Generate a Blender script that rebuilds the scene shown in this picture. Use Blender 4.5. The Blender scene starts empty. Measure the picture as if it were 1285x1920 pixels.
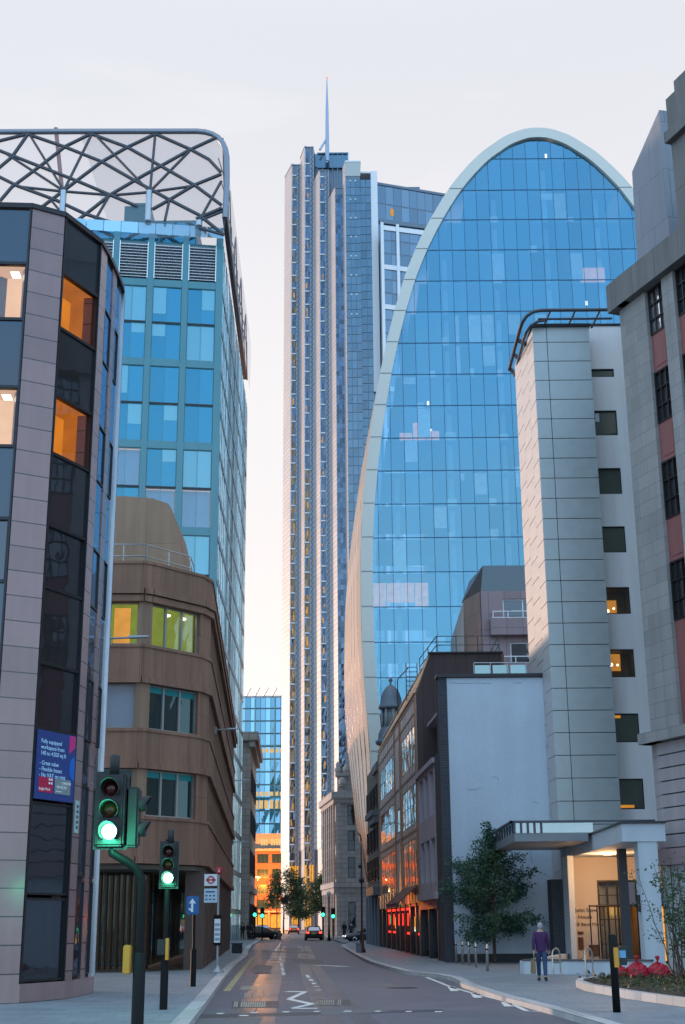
import bpy, bmesh, math, random
from mathutils import Vector, Matrix
random.seed(7)
SC = bpy.context.scene
COL = SC.collection
R = math.radians

# ------------------------------------------------------------------ camera survey
FP, PITCH, ROLL, EYE = 2503.0, R(17.06), 0.0077, 1.75      # focal length in photo pixels, tilt, roll, eye height
_c, _s = math.cos(PITCH), math.sin(PITCH)
_cr, _sr = math.cos(ROLL), math.sin(ROLL)
VF = Vector((0, _c, _s)); _r0 = Vector((1, 0, 0)); _u0 = Vector((0, -_s, _c))
VR = _r0 * _cr - _u0 * _sr
VU = _u0 * _cr + _r0 * _sr

def ray(px, py): return VF + VR * ((px - 642.5) / FP) + VU * ((960 - py) / FP)
def G(px, py, z=0.0):                       # ground point seen at a photo pixel
    d = ray(px, py); t = (z - EYE) / d.z
    return (d.x * t, d.y * t)
def D(px, py, Y):                           # point at distance Y
    d = ray(px, py); t = Y / d.y
    return (d.x * t, Y, EYE + d.z * t)

cam = bpy.data.objects.new("camera", bpy.data.cameras.new("camera")); COL.objects.link(cam)
cam.matrix_world = Matrix(((VR.x, VU.x, -VF.x, 0), (VR.y, VU.y, -VF.y, 0), (VR.z, VU.z, -VF.z, EYE), (0, 0, 0, 1)))
cam.data.sensor_fit = 'VERTICAL'; cam.data.sensor_height = 36; cam.data.lens = FP / 1920 * 36
cam.data.clip_start = 0.3; cam.data.clip_end = 20000
SC.camera = cam

# ------------------------------------------------------------------ node helpers
def new_mat(name):
    m = bpy.data.materials.new(name); m.use_nodes = True
    nt = m.node_tree; nt.nodes.clear()
    out = nt.nodes.new('ShaderNodeOutputMaterial')
    return m, nt, out
def nd(nt, t, ins=None, **kw):
    n = nt.nodes.new(t)
    for k, v in kw.items(): setattr(n, k, v)
    for k, v in (ins or {}).items():
        if hasattr(v, 'is_output') or isinstance(v, bpy.types.NodeSocket): nt.links.new(v, n.inputs[k])
        else: n.inputs[k].default_value = v
    return n
def c4(c): return (c[0], c[1], c[2], 1)
def math_n(nt, op, a, b=None, clamp=False):
    n = nt.nodes.new('ShaderNodeMath'); n.operation = op; n.use_clamp = clamp
    for i, v in enumerate((a, b)):
        if v is None: continue
        if isinstance(v, bpy.types.NodeSocket): nt.links.new(v, n.inputs[i])
        else: n.inputs[i].default_value = v
    return n.outputs[0]
def mixc(nt, fac, a, b, mode='MIX'):
    n = nt.nodes.new('ShaderNodeMix'); n.data_type = 'RGBA'; n.blend_type = mode
    for i, v in ((0, fac), (6, a), (7, b)):
        if isinstance(v, bpy.types.NodeSocket): nt.links.new(v, n.inputs[i])
        else: n.inputs[i].default_value = v if i == 0 else c4(v)
    return n.outputs[2]
def scale_v(nt, vec, sx, sy, sz=1):
    return nd(nt, 'ShaderNodeMapping', {'Vector': vec, 'Scale': (sx, sy, sz)}).outputs[0]
MATS = {}
def stone(name, col, rough=.75, var=.25, sc=1.0, joint=None, jcol=None, mortar=.012, offset=.5, bump=.15, streak=.25, metal=0., spec=.4, coat=0., shift=(0, 0)):
    """mineral or painted surface in metres: mottling, rain streaks with a shape of their own, optional block joints"""
    m, nt, out = new_mat(name)
    uv = nt.nodes.new('ShaderNodeTexCoord').outputs['UV']
    n1 = nd(nt, 'ShaderNodeTexNoise', {'Vector': uv, 'Scale': .35 * sc, 'Detail': 5., 'Roughness': .6}).outputs[0]
    n2 = nd(nt, 'ShaderNodeTexNoise', {'Vector': uv, 'Scale': 9. * sc, 'Detail': 4., 'Roughness': .7}).outputs[0]
    n3 = nd(nt, 'ShaderNodeTexNoise', {'Vector': scale_v(nt, uv, 2.2 * sc, .16 * sc), 'Scale': 1., 'Detail': 4.}).outputs[0]
    f = math_n(nt, 'ADD', math_n(nt, 'MULTIPLY', n1, var * 1.5), math_n(nt, 'MULTIPLY', n2, var * .7))
    f = math_n(nt, 'ADD', f, math_n(nt, 'MULTIPLY', n3, streak * 1.5))
    f = math_n(nt, 'ADD', f, 1 - (var * 1.1 + streak * .75))
    base = mixc(nt, 1.0, col, (0, 0, 0), 'MULTIPLY')
    mul = nd(nt, 'ShaderNodeCombineColor', {0: f, 1: f, 2: f}).outputs[0]
    base = mixc(nt, 1.0, col, mul, 'MULTIPLY')
    h = n2
    if joint:
        bw, bh = joint
        uvs = nd(nt, 'ShaderNodeMapping', {'Vector': uv, 'Location': (shift[0], shift[1], 0)}).outputs[0]
        br = nd(nt, 'ShaderNodeTexBrick', {'Vector': uvs, 'Color1': (1, 1, 1, 1), 'Color2': (1 - var, 1 - var * .9, 1 - var * .9, 1), 'Mortar': (0, 0, 0, 1), 'Scale': 1., 'Mortar Size': mortar, 'Brick Width': bw, 'Row Height': bh, 'Bias': -.2}, offset=offset)
        base = mixc(nt, 1.0, base, br.outputs[0], 'MULTIPLY')
        base = mixc(nt, br.outputs[1], base, jcol or tuple(c * .35 for c in col))
    bs = nd(nt, 'ShaderNodeBsdfPrincipled', {'Base Color': base, 'Roughness': rough, 'Metallic': metal, 'Specular IOR Level': spec, 'Coat Weight': coat, 'Coat Roughness': .12})
    rr = math_n(nt, 'ADD', math_n(nt, 'MULTIPLY', n1, .25), rough - .12, True); nt.links.new(rr, bs.inputs['Roughness'])
    if bump:
        b = nd(nt, 'ShaderNodeBump', {'Height': h, 'Strength': bump, 'Distance': .03}); nt.links.new(b.outputs[0], bs.inputs['Normal'])
    nt.links.new(bs.outputs[0], out.inputs[0]); MATS[name] = m
    return m
def glass(name, tint=(.6, .8, 1), refl=.5, base=(.02, .03, .04), trans=0., rough=.02, wave=.03, var=.25, tcol=(.8, .9, 1)):
    """coated facade glass: tinted mirror over a dark or see-through body, each pane a little different"""
    m, nt, out = new_mat(name)
    rnd = nt.nodes.new('ShaderNodeNewGeometry').outputs['Random Per Island']
    k = math_n(nt, 'ADD', math_n(nt, 'MULTIPLY', rnd, var), 1 - var * .6)
    kk = nd(nt, 'ShaderNodeCombineColor', {0: k, 1: k, 2: k}).outputs[0]
    uv = nt.nodes.new('ShaderNodeTexCoord').outputs['UV']
    nz = nd(nt, 'ShaderNodeTexNoise', {'Vector': uv, 'Scale': .8, 'Detail': 2.}).outputs[0]
    bp = nd(nt, 'ShaderNodeBump', {'Height': nz, 'Strength': wave, 'Distance': .15}).outputs[0]
    gl = nd(nt, 'ShaderNodeBsdfGlossy', {'Color': mixc(nt, 1., tint, kk, 'MULTIPLY'), 'Roughness': rough, 'Normal': bp}).outputs[0]
    body = nd(nt, 'ShaderNodeBsdfPrincipled', {'Base Color': mixc(nt, 1., base, kk, 'MULTIPLY'), 'Roughness': .25, 'Specular IOR Level': .2}).outputs[0]
    if trans > 0:
        tr = nd(nt, 'ShaderNodeBsdfTransparent', {'Color': c4(tcol)}).outputs[0]
        body = nd(nt, 'ShaderNodeMixShader', {0: trans, 1: body, 2: tr}).outputs[0]
    lw = nd(nt, 'ShaderNodeFresnel', {'IOR': 1.5}).outputs[0]
    fac = math_n(nt, 'ADD', refl, math_n(nt, 'MULTIPLY', lw, 1 - refl), True)
    nt.links.new(nd(nt, 'ShaderNodeMixShader', {0: fac, 1: body, 2: gl}).outputs[0], out.inputs[0]); MATS[name] = m
    return m
def metal(name, col, rough=.35, metallic=1., var=.08, spec=.5):
    m, nt, out = new_mat(name)
    co = nt.nodes.new('ShaderNodeTexCoord').outputs['UV']
    n = nd(nt, 'ShaderNodeTexNoise', {'Vector': co, 'Scale': 2.5, 'Detail': 5.}).outputs[0]
    k = math_n(nt, 'ADD', math_n(nt, 'MULTIPLY', n, var * 2), 1 - var)
    kk = nd(nt, 'ShaderNodeCombineColor', {0: k, 1: k, 2: k}).outputs[0]
    bs = nd(nt, 'ShaderNodeBsdfPrincipled', {'Base Color': mixc(nt, 1., col, kk, 'MULTIPLY'), 'Metallic': metallic, 'Specular IOR Level': spec, 'Roughness': math_n(nt, 'ADD', math_n(nt, 'MULTIPLY', n, .2), rough - .1, True)})
    nt.links.new(bs.outputs[0], out.inputs[0]); MATS[name] = m
    return m
def emit(name, col, st, blot=0.):
    m, nt, out = new_mat(name)
    c = c4(col)
    if blot:
        uv = nt.nodes.new('ShaderNodeTexCoord').outputs['UV']
        n = nd(nt, 'ShaderNodeTexNoise', {'Vector': uv, 'Scale': 1.6, 'Detail': 3.}).outputs[0]
        c = mixc(nt, n, tuple(x * (1 - blot) for x in col), col)
    e = nd(nt, 'ShaderNodeEmission', {'Color': c, 'Strength': st})
    nt.links.new(e.outputs[0], out.inputs[0]); MATS[name] = m
    return m

# ------------------------------------------------------------------ mesh builder
class Fa:
    """a facade line on plan: s along A->B, d outwards (towards the street), z up"""
    def __init__(self, A, B, flip=False):
        self.A = Vector((A[0], A[1])); e = Vector((B[0], B[1])) - self.A
        self.L = e.length; self.e = e.normalized()
        n = Vector((self.e.y, -self.e.x))
        if n.dot(-(self.A + e * .5)) < 0: n = -n
        self.n = -n if flip else n
    def p(self, s, d, z):
        q = self.A + self.e * s + self.n * d
        return (q.x, q.y, z)
    def px(self, px, py):
        d = ray(px, py); A, e = self.A, self.e
        t = (A.x * e.y - A.y * e.x) / (d.x * e.y - d.y * e.x)
        return ((d.x * t - A.x) * e.x + (d.y * t - A.y) * e.y, EYE + d.z * t)

class MB:
    def __init__(self): self.v = []; self.f = []; self.mi = []; self.sm = []
    def add(self, vs, fs, mi=0, smooth=False):
        o = len(self.v); self.v += [tuple(q) for q in vs]
        for f in fs: self.f.append([o + i for i in f]); self.mi.append(mi); self.sm.append(smooth)
    def hexa(self, p, mi=0):                 # 8 points: bottom 4 then top 4
        self.add(p, [(0, 3, 2, 1), (4, 5, 6, 7), (0, 1, 5, 4), (1, 2, 6, 5), (2, 3, 7, 6), (3, 0, 4, 7)], mi)
    def box(self, x0, x1, y0, y1, z0, z1, mi=0):
        self.hexa([(x0, y0, z0), (x1, y0, z0), (x1, y1, z0), (x0, y1, z0), (x0, y0, z1), (x1, y0, z1), (x1, y1, z1), (x0, y1, z1)], mi)
    def fbox(self, F, s0, s1, d0, d1, z0, z1, mi=0):
        self.hexa([F.p(s0, d1, z0), F.p(s1, d1, z0), F.p(s1, d0, z0), F.p(s0, d0, z0), F.p(s0, d1, z1), F.p(s1, d1, z1), F.p(s1, d0, z1), F.p(s0, d0, z1)], mi)
    def fquad(self, F, s0, s1, z0, z1, d=0., mi=0, jit=0.):
        j = lambda: d + random.uniform(-jit, jit)
        self.add([F.p(s0, j(), z0), F.p(s1, j(), z0), F.p(s1, j(), z1), F.p(s0, j(), z1)], [(0, 1, 2, 3)], mi)
    def quad(self, a, b, c, d, mi=0): self.add([a, b, c, d], [(0, 1, 2, 3)], mi)
    def prism(self, poly, z0, z1, mi=0):
        n = len(poly)
        self.add([(p[0], p[1], z0) for p in poly] + [(p[0], p[1], z1) for p in poly],
                 [tuple(range(n))[::-1], tuple(range(n, 2 * n))] + [(i, (i + 1) % n, n + (i + 1) % n, n + i) for i in range(n)], mi)
    def fpoly(self, F, pts, d0, d1, mi=0):   # polygon (s,z) on the facade, given thickness
        n = len(pts)
        self.add([F.p(s, d0, z) for s, z in pts] + [F.p(s, d1, z) for s, z in pts],
                 [tuple(range(n))[::-1], tuple(range(n, 2 * n))] + [(i, (i + 1) % n, n + (i + 1) % n, n + i) for i in range(n)], mi)
    def tube(self, pts, r, n=8, mi=0, smooth=True, cap=True):
        pts = [Vector(p) for p in pts]; m = len(pts)
        rs = r if isinstance(r, (list, tuple)) else [r] * m
        vs = []
        t0 = (pts[1] - pts[0]).normalized()
        a = Vector((0, 0, 1)) if abs(t0.z) < .9 else Vector((1, 0, 0))
        u = t0.cross(a).normalized()
        for i, p in enumerate(pts):
            t = (pts[min(i + 1, m - 1)] - pts[max(i - 1, 0)]).normalized()
            u = (u - t * u.dot(t)).normalized(); w = t.cross(u)
            for k in range(n):
                an = 2 * math.pi * k / n
                vs.append(p + (u * math.cos(an) + w * math.sin(an)) * rs[i])
        fs = [(i * n + k, i * n + (k + 1) % n, (i + 1) * n + (k + 1) % n, (i + 1) * n + k) for i in range(m - 1) for k in range(n)]
        self.add(vs, fs, mi, smooth)
        if cap: self.add([vs[k] for k in range(n)], [tuple(range(n))[::-1]], mi); self.add(vs[-n:], [tuple(range(n))], mi)
    def bar(self, a, b, w, h=None, mi=0):    # square bar between two points
        a, b = Vector(a), Vector(b); t = (b - a).normalized(); h = h or w
        up = Vector((0, 0, 1)) if abs(t.z) < .95 else Vector((0, 1, 0))
        u = t.cross(up).normalized() * (w / 2); q = u.cross(t).normalized() * (h / 2)
        self.hexa([a - u - q, a + u - q, b + u - q, b - u - q, a - u + q, a + u + q, b + u + q, b - u + q], mi)
    def lathe(self, c, prof, n=24, mi=0, smooth=True, axis='z'):
        vs = []
        for r, z in prof:
            for k in range(n):
                an = 2 * math.pi * k / n; a, b = r * math.cos(an), r * math.sin(an)
                vs.append((c[0] + a, c[1] + b, c[2] + z) if axis == 'z' else ((c[0] + z, c[1] + a, c[2] + b) if axis == 'x' else (c[0] + a, c[1] + z, c[2] + b)))
        m = len(prof)
        fs = [(i * n + k, i * n + (k + 1) % n, (i + 1) * n + (k + 1) % n, (i + 1) * n + k) for i in range(m - 1) for k in range(n)]
        if prof[0][0] > 1e-4: fs.append(tuple(range(n))[::-1])
        if prof[-1][0] > 1e-4: fs.append(tuple(range((m - 1) * n, m * n)))
        self.add(vs, fs, mi, smooth)
    def ball(self, c, r, n=12, mi=0, sx=1, sy=1, sz=1):
        m = n // 2 + 1; vs = []; fs = []
        for i in range(m):
            th = math.pi * i / (m - 1)
            for k in range(n):
                an = 2 * math.pi * k / n
                vs.append((c[0] + r * sx * math.sin(th) * math.cos(an), c[1] + r * sy * math.sin(th) * math.sin(an), c[2] + r * sz * math.cos(th)))
        for i in range(m - 1):
            for k in range(n): fs.append((i * n + k, (i + 1) * n + k, (i + 1) * n + (k + 1) % n, i * n + (k + 1) % n))
        self.add(vs, fs, mi, True)
    def wall(self, F, s0, s1, z0, z1, holes, d0, d1, mi=0):
        zs = sorted({z0, z1} | {min(max(h[k], z0), z1) for h in holes for k in (2, 3)})
        for a, b in zip(zs, zs[1:]):
            if b - a < 1e-4: continue
            hs = sorted([h for h in holes if h[2] < b - 1e-4 and h[3] > a + 1e-4])
            s = s0
            for h in hs:
                if h[0] > s + 1e-4: self.fbox(F, s, h[0], d0, d1, a, b, mi)
                s = max(s, h[1])
            if s < s1 - 1e-4: self.fbox(F, s, s1, d0, d1, a, b, mi)
    def split(self, name, mats, parent=None):
        """one part per face: separate panes"""
        for f, mi in zip(self.f, self.mi):
            m = MB(); m.add([self.v[i] for i in f], [tuple(range(len(f)))]); m.build(name, mats, parent, recalc=False)
    def boxes(self, name, mats, parent=None):
        """one part per box"""
        for k in range(0, len(self.v), 8):
            m = MB(); m.hexa(self.v[k:k + 8]); m.build(name, mats, parent)
    def build(self, name, mats, parent=None, recalc=True, bevel=0.):
        if not self.v: return None
        me = bpy.data.meshes.new(name)
        off = Vector((0, 0, 0)); q = parent
        while q is not None: off += q.location; q = q.parent
        me.from_pydata([tuple(Vector(p) - off) for p in self.v], [], self.f)
        for m in (mats if isinstance(mats, (list, tuple)) else [mats]): me.materials.append(m)
        me.polygons.foreach_set('material_index', self.mi); me.polygons.foreach_set('use_smooth', self.sm)
        if recalc or bevel:
            bm = bmesh.new(); bm.from_mesh(me)
            if bevel:
                bmesh.ops.remove_doubles(bm, verts=bm.verts, dist=1e-4)
                bmesh.ops.recalc_face_normals(bm, faces=bm.faces)
                bmesh.ops.bevel(bm, geom=[e for e in bm.edges if len(e.link_faces) == 2 and e.calc_face_angle(0) > .5], offset=bevel, segments=2, affect='EDGES', clamp_overlap=True)
            else: bmesh.ops.recalc_face_normals(bm, faces=bm.faces)
            bm.to_mesh(me); bm.free()
        uvs(me, off)
        o = bpy.data.objects.new(name, me); COL.objects.link(o)
        if parent is not None: o.parent = parent
        return o
def uvs(me, off=Vector((0, 0, 0))):
    ul = me.uv_layers.new(name='UVMap').data
    for p in me.polygons:
        n = p.normal
        if abs(n.z) > .72:
            for li in p.loop_indices:
                c = me.vertices[me.loops[li].vertex_index].co + off; ul[li].uv = (c.x, c.y)
        else:
            t = Vector((-n.y, n.x, 0)).normalized()
            for li in p.loop_indices:
                c = me.vertices[me.loops[li].vertex_index].co + off; ul[li].uv = (c.x * t.x + c.y * t.y, c.z)
def tag(o, label=None, cat=None, group=None, kind=None):
    for k, v in (('label', label), ('category', cat), ('group', group), ('kind', kind)):
        if v: o[k] = v
    return o
def thing(name, label, cat, loc=(0, 0, 0), group=None, rz=0.):
    o = bpy.data.objects.new(name, None); COL.objects.link(o)
    o.location = loc; o.rotation_euler = (0, 0, rz); o.empty_display_size = .2
    return tag(o, label, cat, group)
def copy_tree(o, parent=None):
    c = o.copy(); COL.objects.link(c); c.parent = parent
    for ch in list(o.children): copy_tree(ch, c)
    return c
def text_mesh(txt, size, align='LEFT', ext=.004):
    cu = bpy.data.curves.new('t', 'FONT'); cu.body = txt; cu.size = size; cu.align_x = align; cu.extrude = ext
    o = bpy.data.objects.new('t', cu); COL.objects.link(o)
    dg = bpy.context.evaluated_depsgraph_get(); me = bpy.data.meshes.new_from_object(o.evaluated_get(dg))
    bpy.data.objects.remove(o); bpy.data.curves.remove(cu)
    return me
def text_on(mb, F, txt, s, z, d, size, mi=0, align='LEFT', mirror=False, ext=.004):
    me = text_mesh(txt, size, align, ext); sg = -1 if mirror else 1
    mb.add([F.p(s + sg * v.co.x, d + v.co.z, z + v.co.y) for v in me.vertices], [tuple(p.vertices) for p in me.polygons], mi)
    bpy.data.meshes.remove(me)
def window(parent, F, s0, s1, z0, z1, d, gm, fm, fw=.06, dep=.09, nx=1, nz=1, jit=.004, name='window', label=None, extra=None):
    """window part: frame with bars; its pane is a sub-part"""
    m = MB()
    m.fbox(F, s0, s0 + fw, d, d + dep, z0, z1); m.fbox(F, s1 - fw, s1, d, d + dep, z0, z1)
    m.fbox(F, s0 + fw, s1 - fw, d, d + dep, z0, z0 + fw); m.fbox(F, s0 + fw, s1 - fw, d, d + dep, z1 - fw, z1)
    for i in range(1, nx):
        s = s0 + (s1 - s0) * i / nx; m.fbox(F, s - fw * .4, s + fw * .4, d, d + dep - .01, z0 + fw, z1 - fw)
    for i in range(1, nz):
        z = z0 + (z1 - z0) * i / nz; m.fbox(F, s0 + fw, s1 - fw, d, d + dep - .016, z - fw * .4, z + fw * .4)
    w = m.build(name, fm, parent)
    if label: w['label'] = label
    g = MB()
    for i in range(nx):
        for k in range(nz):
            g.fquad(F, s0 + (s1 - s0) * i / nx + fw * .3, s0 + (s1 - s0) * (i + 1) / nx - fw * .3, z0 + (z1 - z0) * k / nz + fw * .3, z0 + (z1 - z0) * (k + 1) / nz - fw * .3, d + .02, jit=jit)
    g.build('pane', gm, w, recalc=False)
    if extra: extra(w)
    return w
def room(parent, F, s0, s1, z0, z1, d, dep, wallm, backm, name='lit_room'):
    """a real shallow room behind a window: back wall, sides, floor and ceiling"""
    m = MB(); a = d - dep
    m.fquad(F, s0, s1, z0, z1, a, 1)
    m.quad(F.p(s0, d, z0), F.p(s0, a, z0), F.p(s0, a, z1), F.p(s0, d, z1), 0)
    m.quad(F.p(s1, d, z0), F.p(s1, a, z0), F.p(s1, a, z1), F.p(s1, d, z1), 0)
    m.quad(F.p(s0, d, z0), F.p(s1, d, z0), F.p(s1, a, z0), F.p(s0, a, z0), 0)
    m.quad(F.p(s0, d, z1), F.p(s1, d, z1), F.p(s1, a, z1), F.p(s0, a, z1), 0)
    return m.build(name, [wallm, backm], parent, recalc=False)
def lamp(name, loc, col, power, r=.1, parent=None, kind='POINT'):
    l = bpy.data.lights.new(name, kind); l.color = col; l.energy = power; l.shadow_soft_size = r
    o = bpy.data.objects.new(name, l); COL.objects.link(o); o.location = loc
    if parent:
        q = parent; off = Vector((0, 0, 0))
        while q is not None: off += q.location; q = q.parent
        o.parent = parent; o.location = Vector(loc) - off
    return o

# ------------------------------------------------------------------ world, sun, view
SUN_AZ = math.atan2(-.78, .62)               # low sun ahead and to the left
SUN_EL = R(4.5)
W = bpy.data.worlds.new("World"); SC.world = W; W.use_nodes = True
nt = W.node_tree; nt.nodes.clear()
wo = nt.nodes.new('ShaderNodeOutputWorld')
sky = nd(nt, 'ShaderNodeTexSky', sky_type='NISHITA'); sky.sun_disc = False; sky.sun_elevation = SUN_EL; sky.sun_rotation = SUN_AZ
sky.air_density = 1.0; sky.dust_density = 1.5; sky.ozone_density = 2.5
dr = nt.nodes.new('ShaderNodeTexCoord').outputs['Generated']
sp = nd(nt, 'ShaderNodeSeparateXYZ', {0: dr}).outputs
def wramp(stops):
    r = nt.nodes.new('ShaderNodeValToRGB'); r.color_ramp.interpolation = 'EASE'
    e = r.color_ramp.elements
    while len(e) < len(stops): e.new(.5)
    for i, (p, c) in enumerate(stops): e[i].position = p; e[i].color = c4(c)
    nt.links.new(sp[2], r.inputs[0]); return r.outputs[0]
front = wramp([(0, (.99, .84, .73)), (.14, (.93, .835, .79)), (.34, (.835, .795, .79)), (.60, (.70, .705, .745)), (.70, (.80, .86, .98)), (1, (1.0, 1.12, 1.30))])
back = wramp([(0, (1.30, 1.62, 1.86)), (.16, (1.0, 1.42, 1.80)), (.5, (.56, 1.05, 1.62)), (1, (1.0, 1.12, 1.30))])
mr = nd(nt, 'ShaderNodeMapRange', {0: sp[1], 1: -.35, 2: .85}, interpolation_type='SMOOTHSTEP').outputs[0]
haz = mixc(nt, mr, back, front)
# thin high cloud: a faint veil ahead, a few soft banks behind the viewer
cn = nd(nt, 'ShaderNodeTexNoise', {'Vector': nd(nt, 'ShaderNodeMapping', {'Vector': dr, 'Scale': (1.0, 1.0, 3.4)}).outputs[0], 'Scale': 3.1, 'Detail': 7., 'Roughness': .58, 'Distortion': .6}).outputs[0]
cf = nd(nt, 'ShaderNodeMapRange', {0: cn, 1: .50, 2: .72}, interpolation_type='SMOOTHSTEP').outputs[0]
haz = mixc(nt, math_n(nt, 'MULTIPLY', cf, math_n(nt, 'ADD', math_n(nt, 'MULTIPLY', mr, -.20), .32)), haz, (1.16, 1.10, 1.08))
nsk = mixc(nt, 1., sky.outputs[0], (.1, .1, .1), 'MULTIPLY')      # physical sky at strength 0.1
fin = mixc(nt, .82, nsk, haz)                                      # seen through the pale evening veil
bg = nd(nt, 'ShaderNodeBackground', {0: fin, 1: 1.0})
nt.links.new(bg.outputs[0], wo.inputs[0])
sl = bpy.data.lights.new("sun", 'SUN'); sl.energy = 2.0; sl.angle = R(1.5); sl.color = (1.0, .66, .46)
so = bpy.data.objects.new("sun", sl); COL.objects.link(so)
sv = Vector((math.sin(SUN_AZ) * math.cos(SUN_EL), math.cos(SUN_AZ) * math.cos(SUN_EL), math.sin(SUN_EL)))
so.rotation_euler = sv.to_track_quat('Z', 'Y').to_euler()
SC.view_settings.view_transform = 'Standard'; SC.view_settings.look = 'None'; SC.view_settings.exposure = .46; SC.view_settings.gamma = 1
SC.render.film_transparent = False
SC.cycles.max_bounces = 7; SC.cycles.diffuse_bounces = 3; SC.cycles.glossy_bounces = 4; SC.cycles.transparent_max_bounces = 10; SC.cycles.transmission_bounces = 4
SC.cycles.sample_clamp_indirect = 4.; SC.cycles.use_denoising = True
# ------------------------------------------------------------------ materials
asphalt = stone('asphalt', (.105, .099, .122), rough=.5, var=.6, sc=2.4, bump=.6, streak=.0, spec=.45)
paving = stone('paving', (.20, .235, .27), rough=.6, var=.22, joint=(.9, .6), mortar=.008, bump=.1, streak=0., shift=(.1, .2))
kerbst = stone('kerb_granite', (.42, .42, .43), rough=.65, var=.25, joint=(.9, 3.0), mortar=.01, bump=.1, streak=0.)
earthm = stone('earth', (.09, .09, .09), var=.3)
whitep = stone('road_paint', (.62, .62, .60), rough=.7, var=.55, sc=2.5, streak=.2)
oldp = stone('worn_paint', (.34, .31, .24), rough=.7, var=.7, sc=3, streak=.3)
yellowp = stone('yellow_paint', (.36, .30, .17), rough=.7, var=.45, sc=3, streak=.2)
granite = stone('pink_granite', (.285, .180, .178), rough=.22, var=.25, sc=2.5, joint=(3.0, .64), mortar=.014, jcol=(.03, .03, .03), bump=.02, streak=.15, spec=.55)
granite_s = stone('grey_granite', (.17, .15, .155), rough=.16, var=.2, sc=2.5, joint=(1.3, .64), mortar=.012, jcol=(.03, .03, .03), bump=.02, streak=.1, spec=.6)
darkg = glass('dark_glass', tint=(.55, .62, .72), refl=.10, base=(.012, .012, .014), wave=.05)
spandg = glass('spandrel_glass', tint=(.5, .58, .7), refl=.10, base=(.02, .019, .02), wave=.02)
slateg = glass('slate_spandrel', tint=(.26, .32, .40), refl=.16, base=(.03, .036, .045), wave=.02)
clearg = glass('clear_glass', tint=(.7, .8, .95), refl=.06, base=(.02, .02, .02), trans=.95, wave=.02, tcol=(.95, .95, .95))
frame_dk = metal('dark_frame', (.03, .03, .035), .4, .6)
frame_lt = metal('light_frame', (.32, .33, .33), .45, .5)
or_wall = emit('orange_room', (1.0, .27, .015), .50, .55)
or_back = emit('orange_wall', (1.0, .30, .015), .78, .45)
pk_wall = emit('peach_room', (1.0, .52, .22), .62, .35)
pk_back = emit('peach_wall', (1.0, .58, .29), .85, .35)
lampw = emit('lamp_white', (1.0, .86, .62), 2.2)
brownst = stone('brown_stone', (.275, .160, .112), rough=.85, var=.34, sc=1.3, joint=(1.55, 3.3), mortar=.008, offset=0, bump=.3, streak=.6)
tanst = stone('tan_concrete', (.29, .195, .135), rough=.85, var=.22, sc=1.2, joint=(2.2, 6), mortar=.006, offset=0, bump=.2, streak=.35)
soffitm = stone('soffit', (.16, .15, .13), var=.15)
tealf = stone('teal_cladding', (.045, .20, .25), rough=.3, var=.12, streak=.1, bump=0, spec=.55, coat=.3)
blueg = glass('teal_blue_glass', tint=(.095, .33, .47), refl=.55, base=(.01, .11, .19), wave=.05, var=.4)
blindg = glass('blind_glass', tint=(.22, .46, .56), refl=.42, base=(.13, .32, .38), wave=.03, var=.3)
litg = glass('lit_office_glass', tint=(.5, .7, .9), refl=.2, base=(.1, .1, .1), trans=.9, wave=.02)
steeld = metal('canopy_steel', (.06, .068, .085), .45, .3)
steell = metal('galvanised', (.42, .46, .5), .38, .7)
louvrem = metal('louvre_metal', (.80, .83, .86), .35, .3)
louvred = metal('louvre_dark', (.16, .19, .22), .5, .3)

def foil():
    m, nt, out = new_mat('canopy_film')
    tr = nd(nt, 'ShaderNodeBsdfTransparent', {'Color': (.93, .93, .95, 1)}).outputs[0]
    gl = nd(nt, 'ShaderNodeBsdfPrincipled', {'Base Color': (.42, .42, .45, 1), 'Roughness': .3}).outputs[0]
    nt.links.new(nd(nt, 'ShaderNodeMixShader', {0: .16, 1: tr, 2: gl}).outputs[0], out.inputs[0]); return m
film = foil()

# ------------------------------------------------------------------ ground, road, pavements
g = MB(); g.quad((-6000, -300, -.17), (6000, -300, -.17), (6000, 9000, -.17), (-6000, 9000, -.17)); tag(g.build('ground', earthm), kind='structure')
g = MB(); g.quad((-90, -30, -.12), (90, -30, -.12), (90, 420, -.12), (-90, 420, -.12)); tag(g.build('road', asphalt), kind='structure')
KL = [(-1.6, -5), (-1.7, 12), (-2.1, 18), (-2.85, 25.8), (-3.30, 34.0), (-4.0, 45.7), (-4.75, 60), (-5.45, 78), (-6.25, 90), (-7.5, 112), (-8.6, 140), (-10.3, 175), (-13.5, 200)]
KR = [(4.9, -5), (4.85, 18), (4.53, 25.2), (4.21, 29.8), (3.78, 34.25), (3.40, 41.2), (3.45, 43.2), (3.45, 46.0), (3.1, 48.4), (2.2, 51.6), (1.65, 57.5), (1.14, 64.2), (.70, 74), (.36, 84.6), (-.15, 100), (-.36, 112), (.4, 120)]
def offset(line, d):
    out = []
    for i, p in enumerate(line):
        a = Vector(line[max(i - 1, 0)]); b = Vector(line[min(i + 1, len(line) - 1)])
        t = (b - a).normalized(); n = Vector((-t.y, t.x))
        out.append((p[0] + n.x * d, p[1] + n.y * d))
    return out
def strip(name, a, b, z0, z1, mat):
    m = MB(); n = len(a)
    for i in range(n - 1): m.hexa([(*a[i], z0), (*b[i], z0), (*b[i + 1], z0), (*a[i + 1], z0), (*a[i], z1), (*b[i], z1), (*b[i + 1], z1), (*a[i + 1], z1)])
    return tag(m.build(name, mat), kind='structure')
KLi = offset(KL, .34); KRi = offset(KR, -.30)
strip('left_kerb', KL, KLi, -.14, .004, kerbst); strip('right_kerb', KR, KRi, -.14, .004, kerbst)
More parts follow.
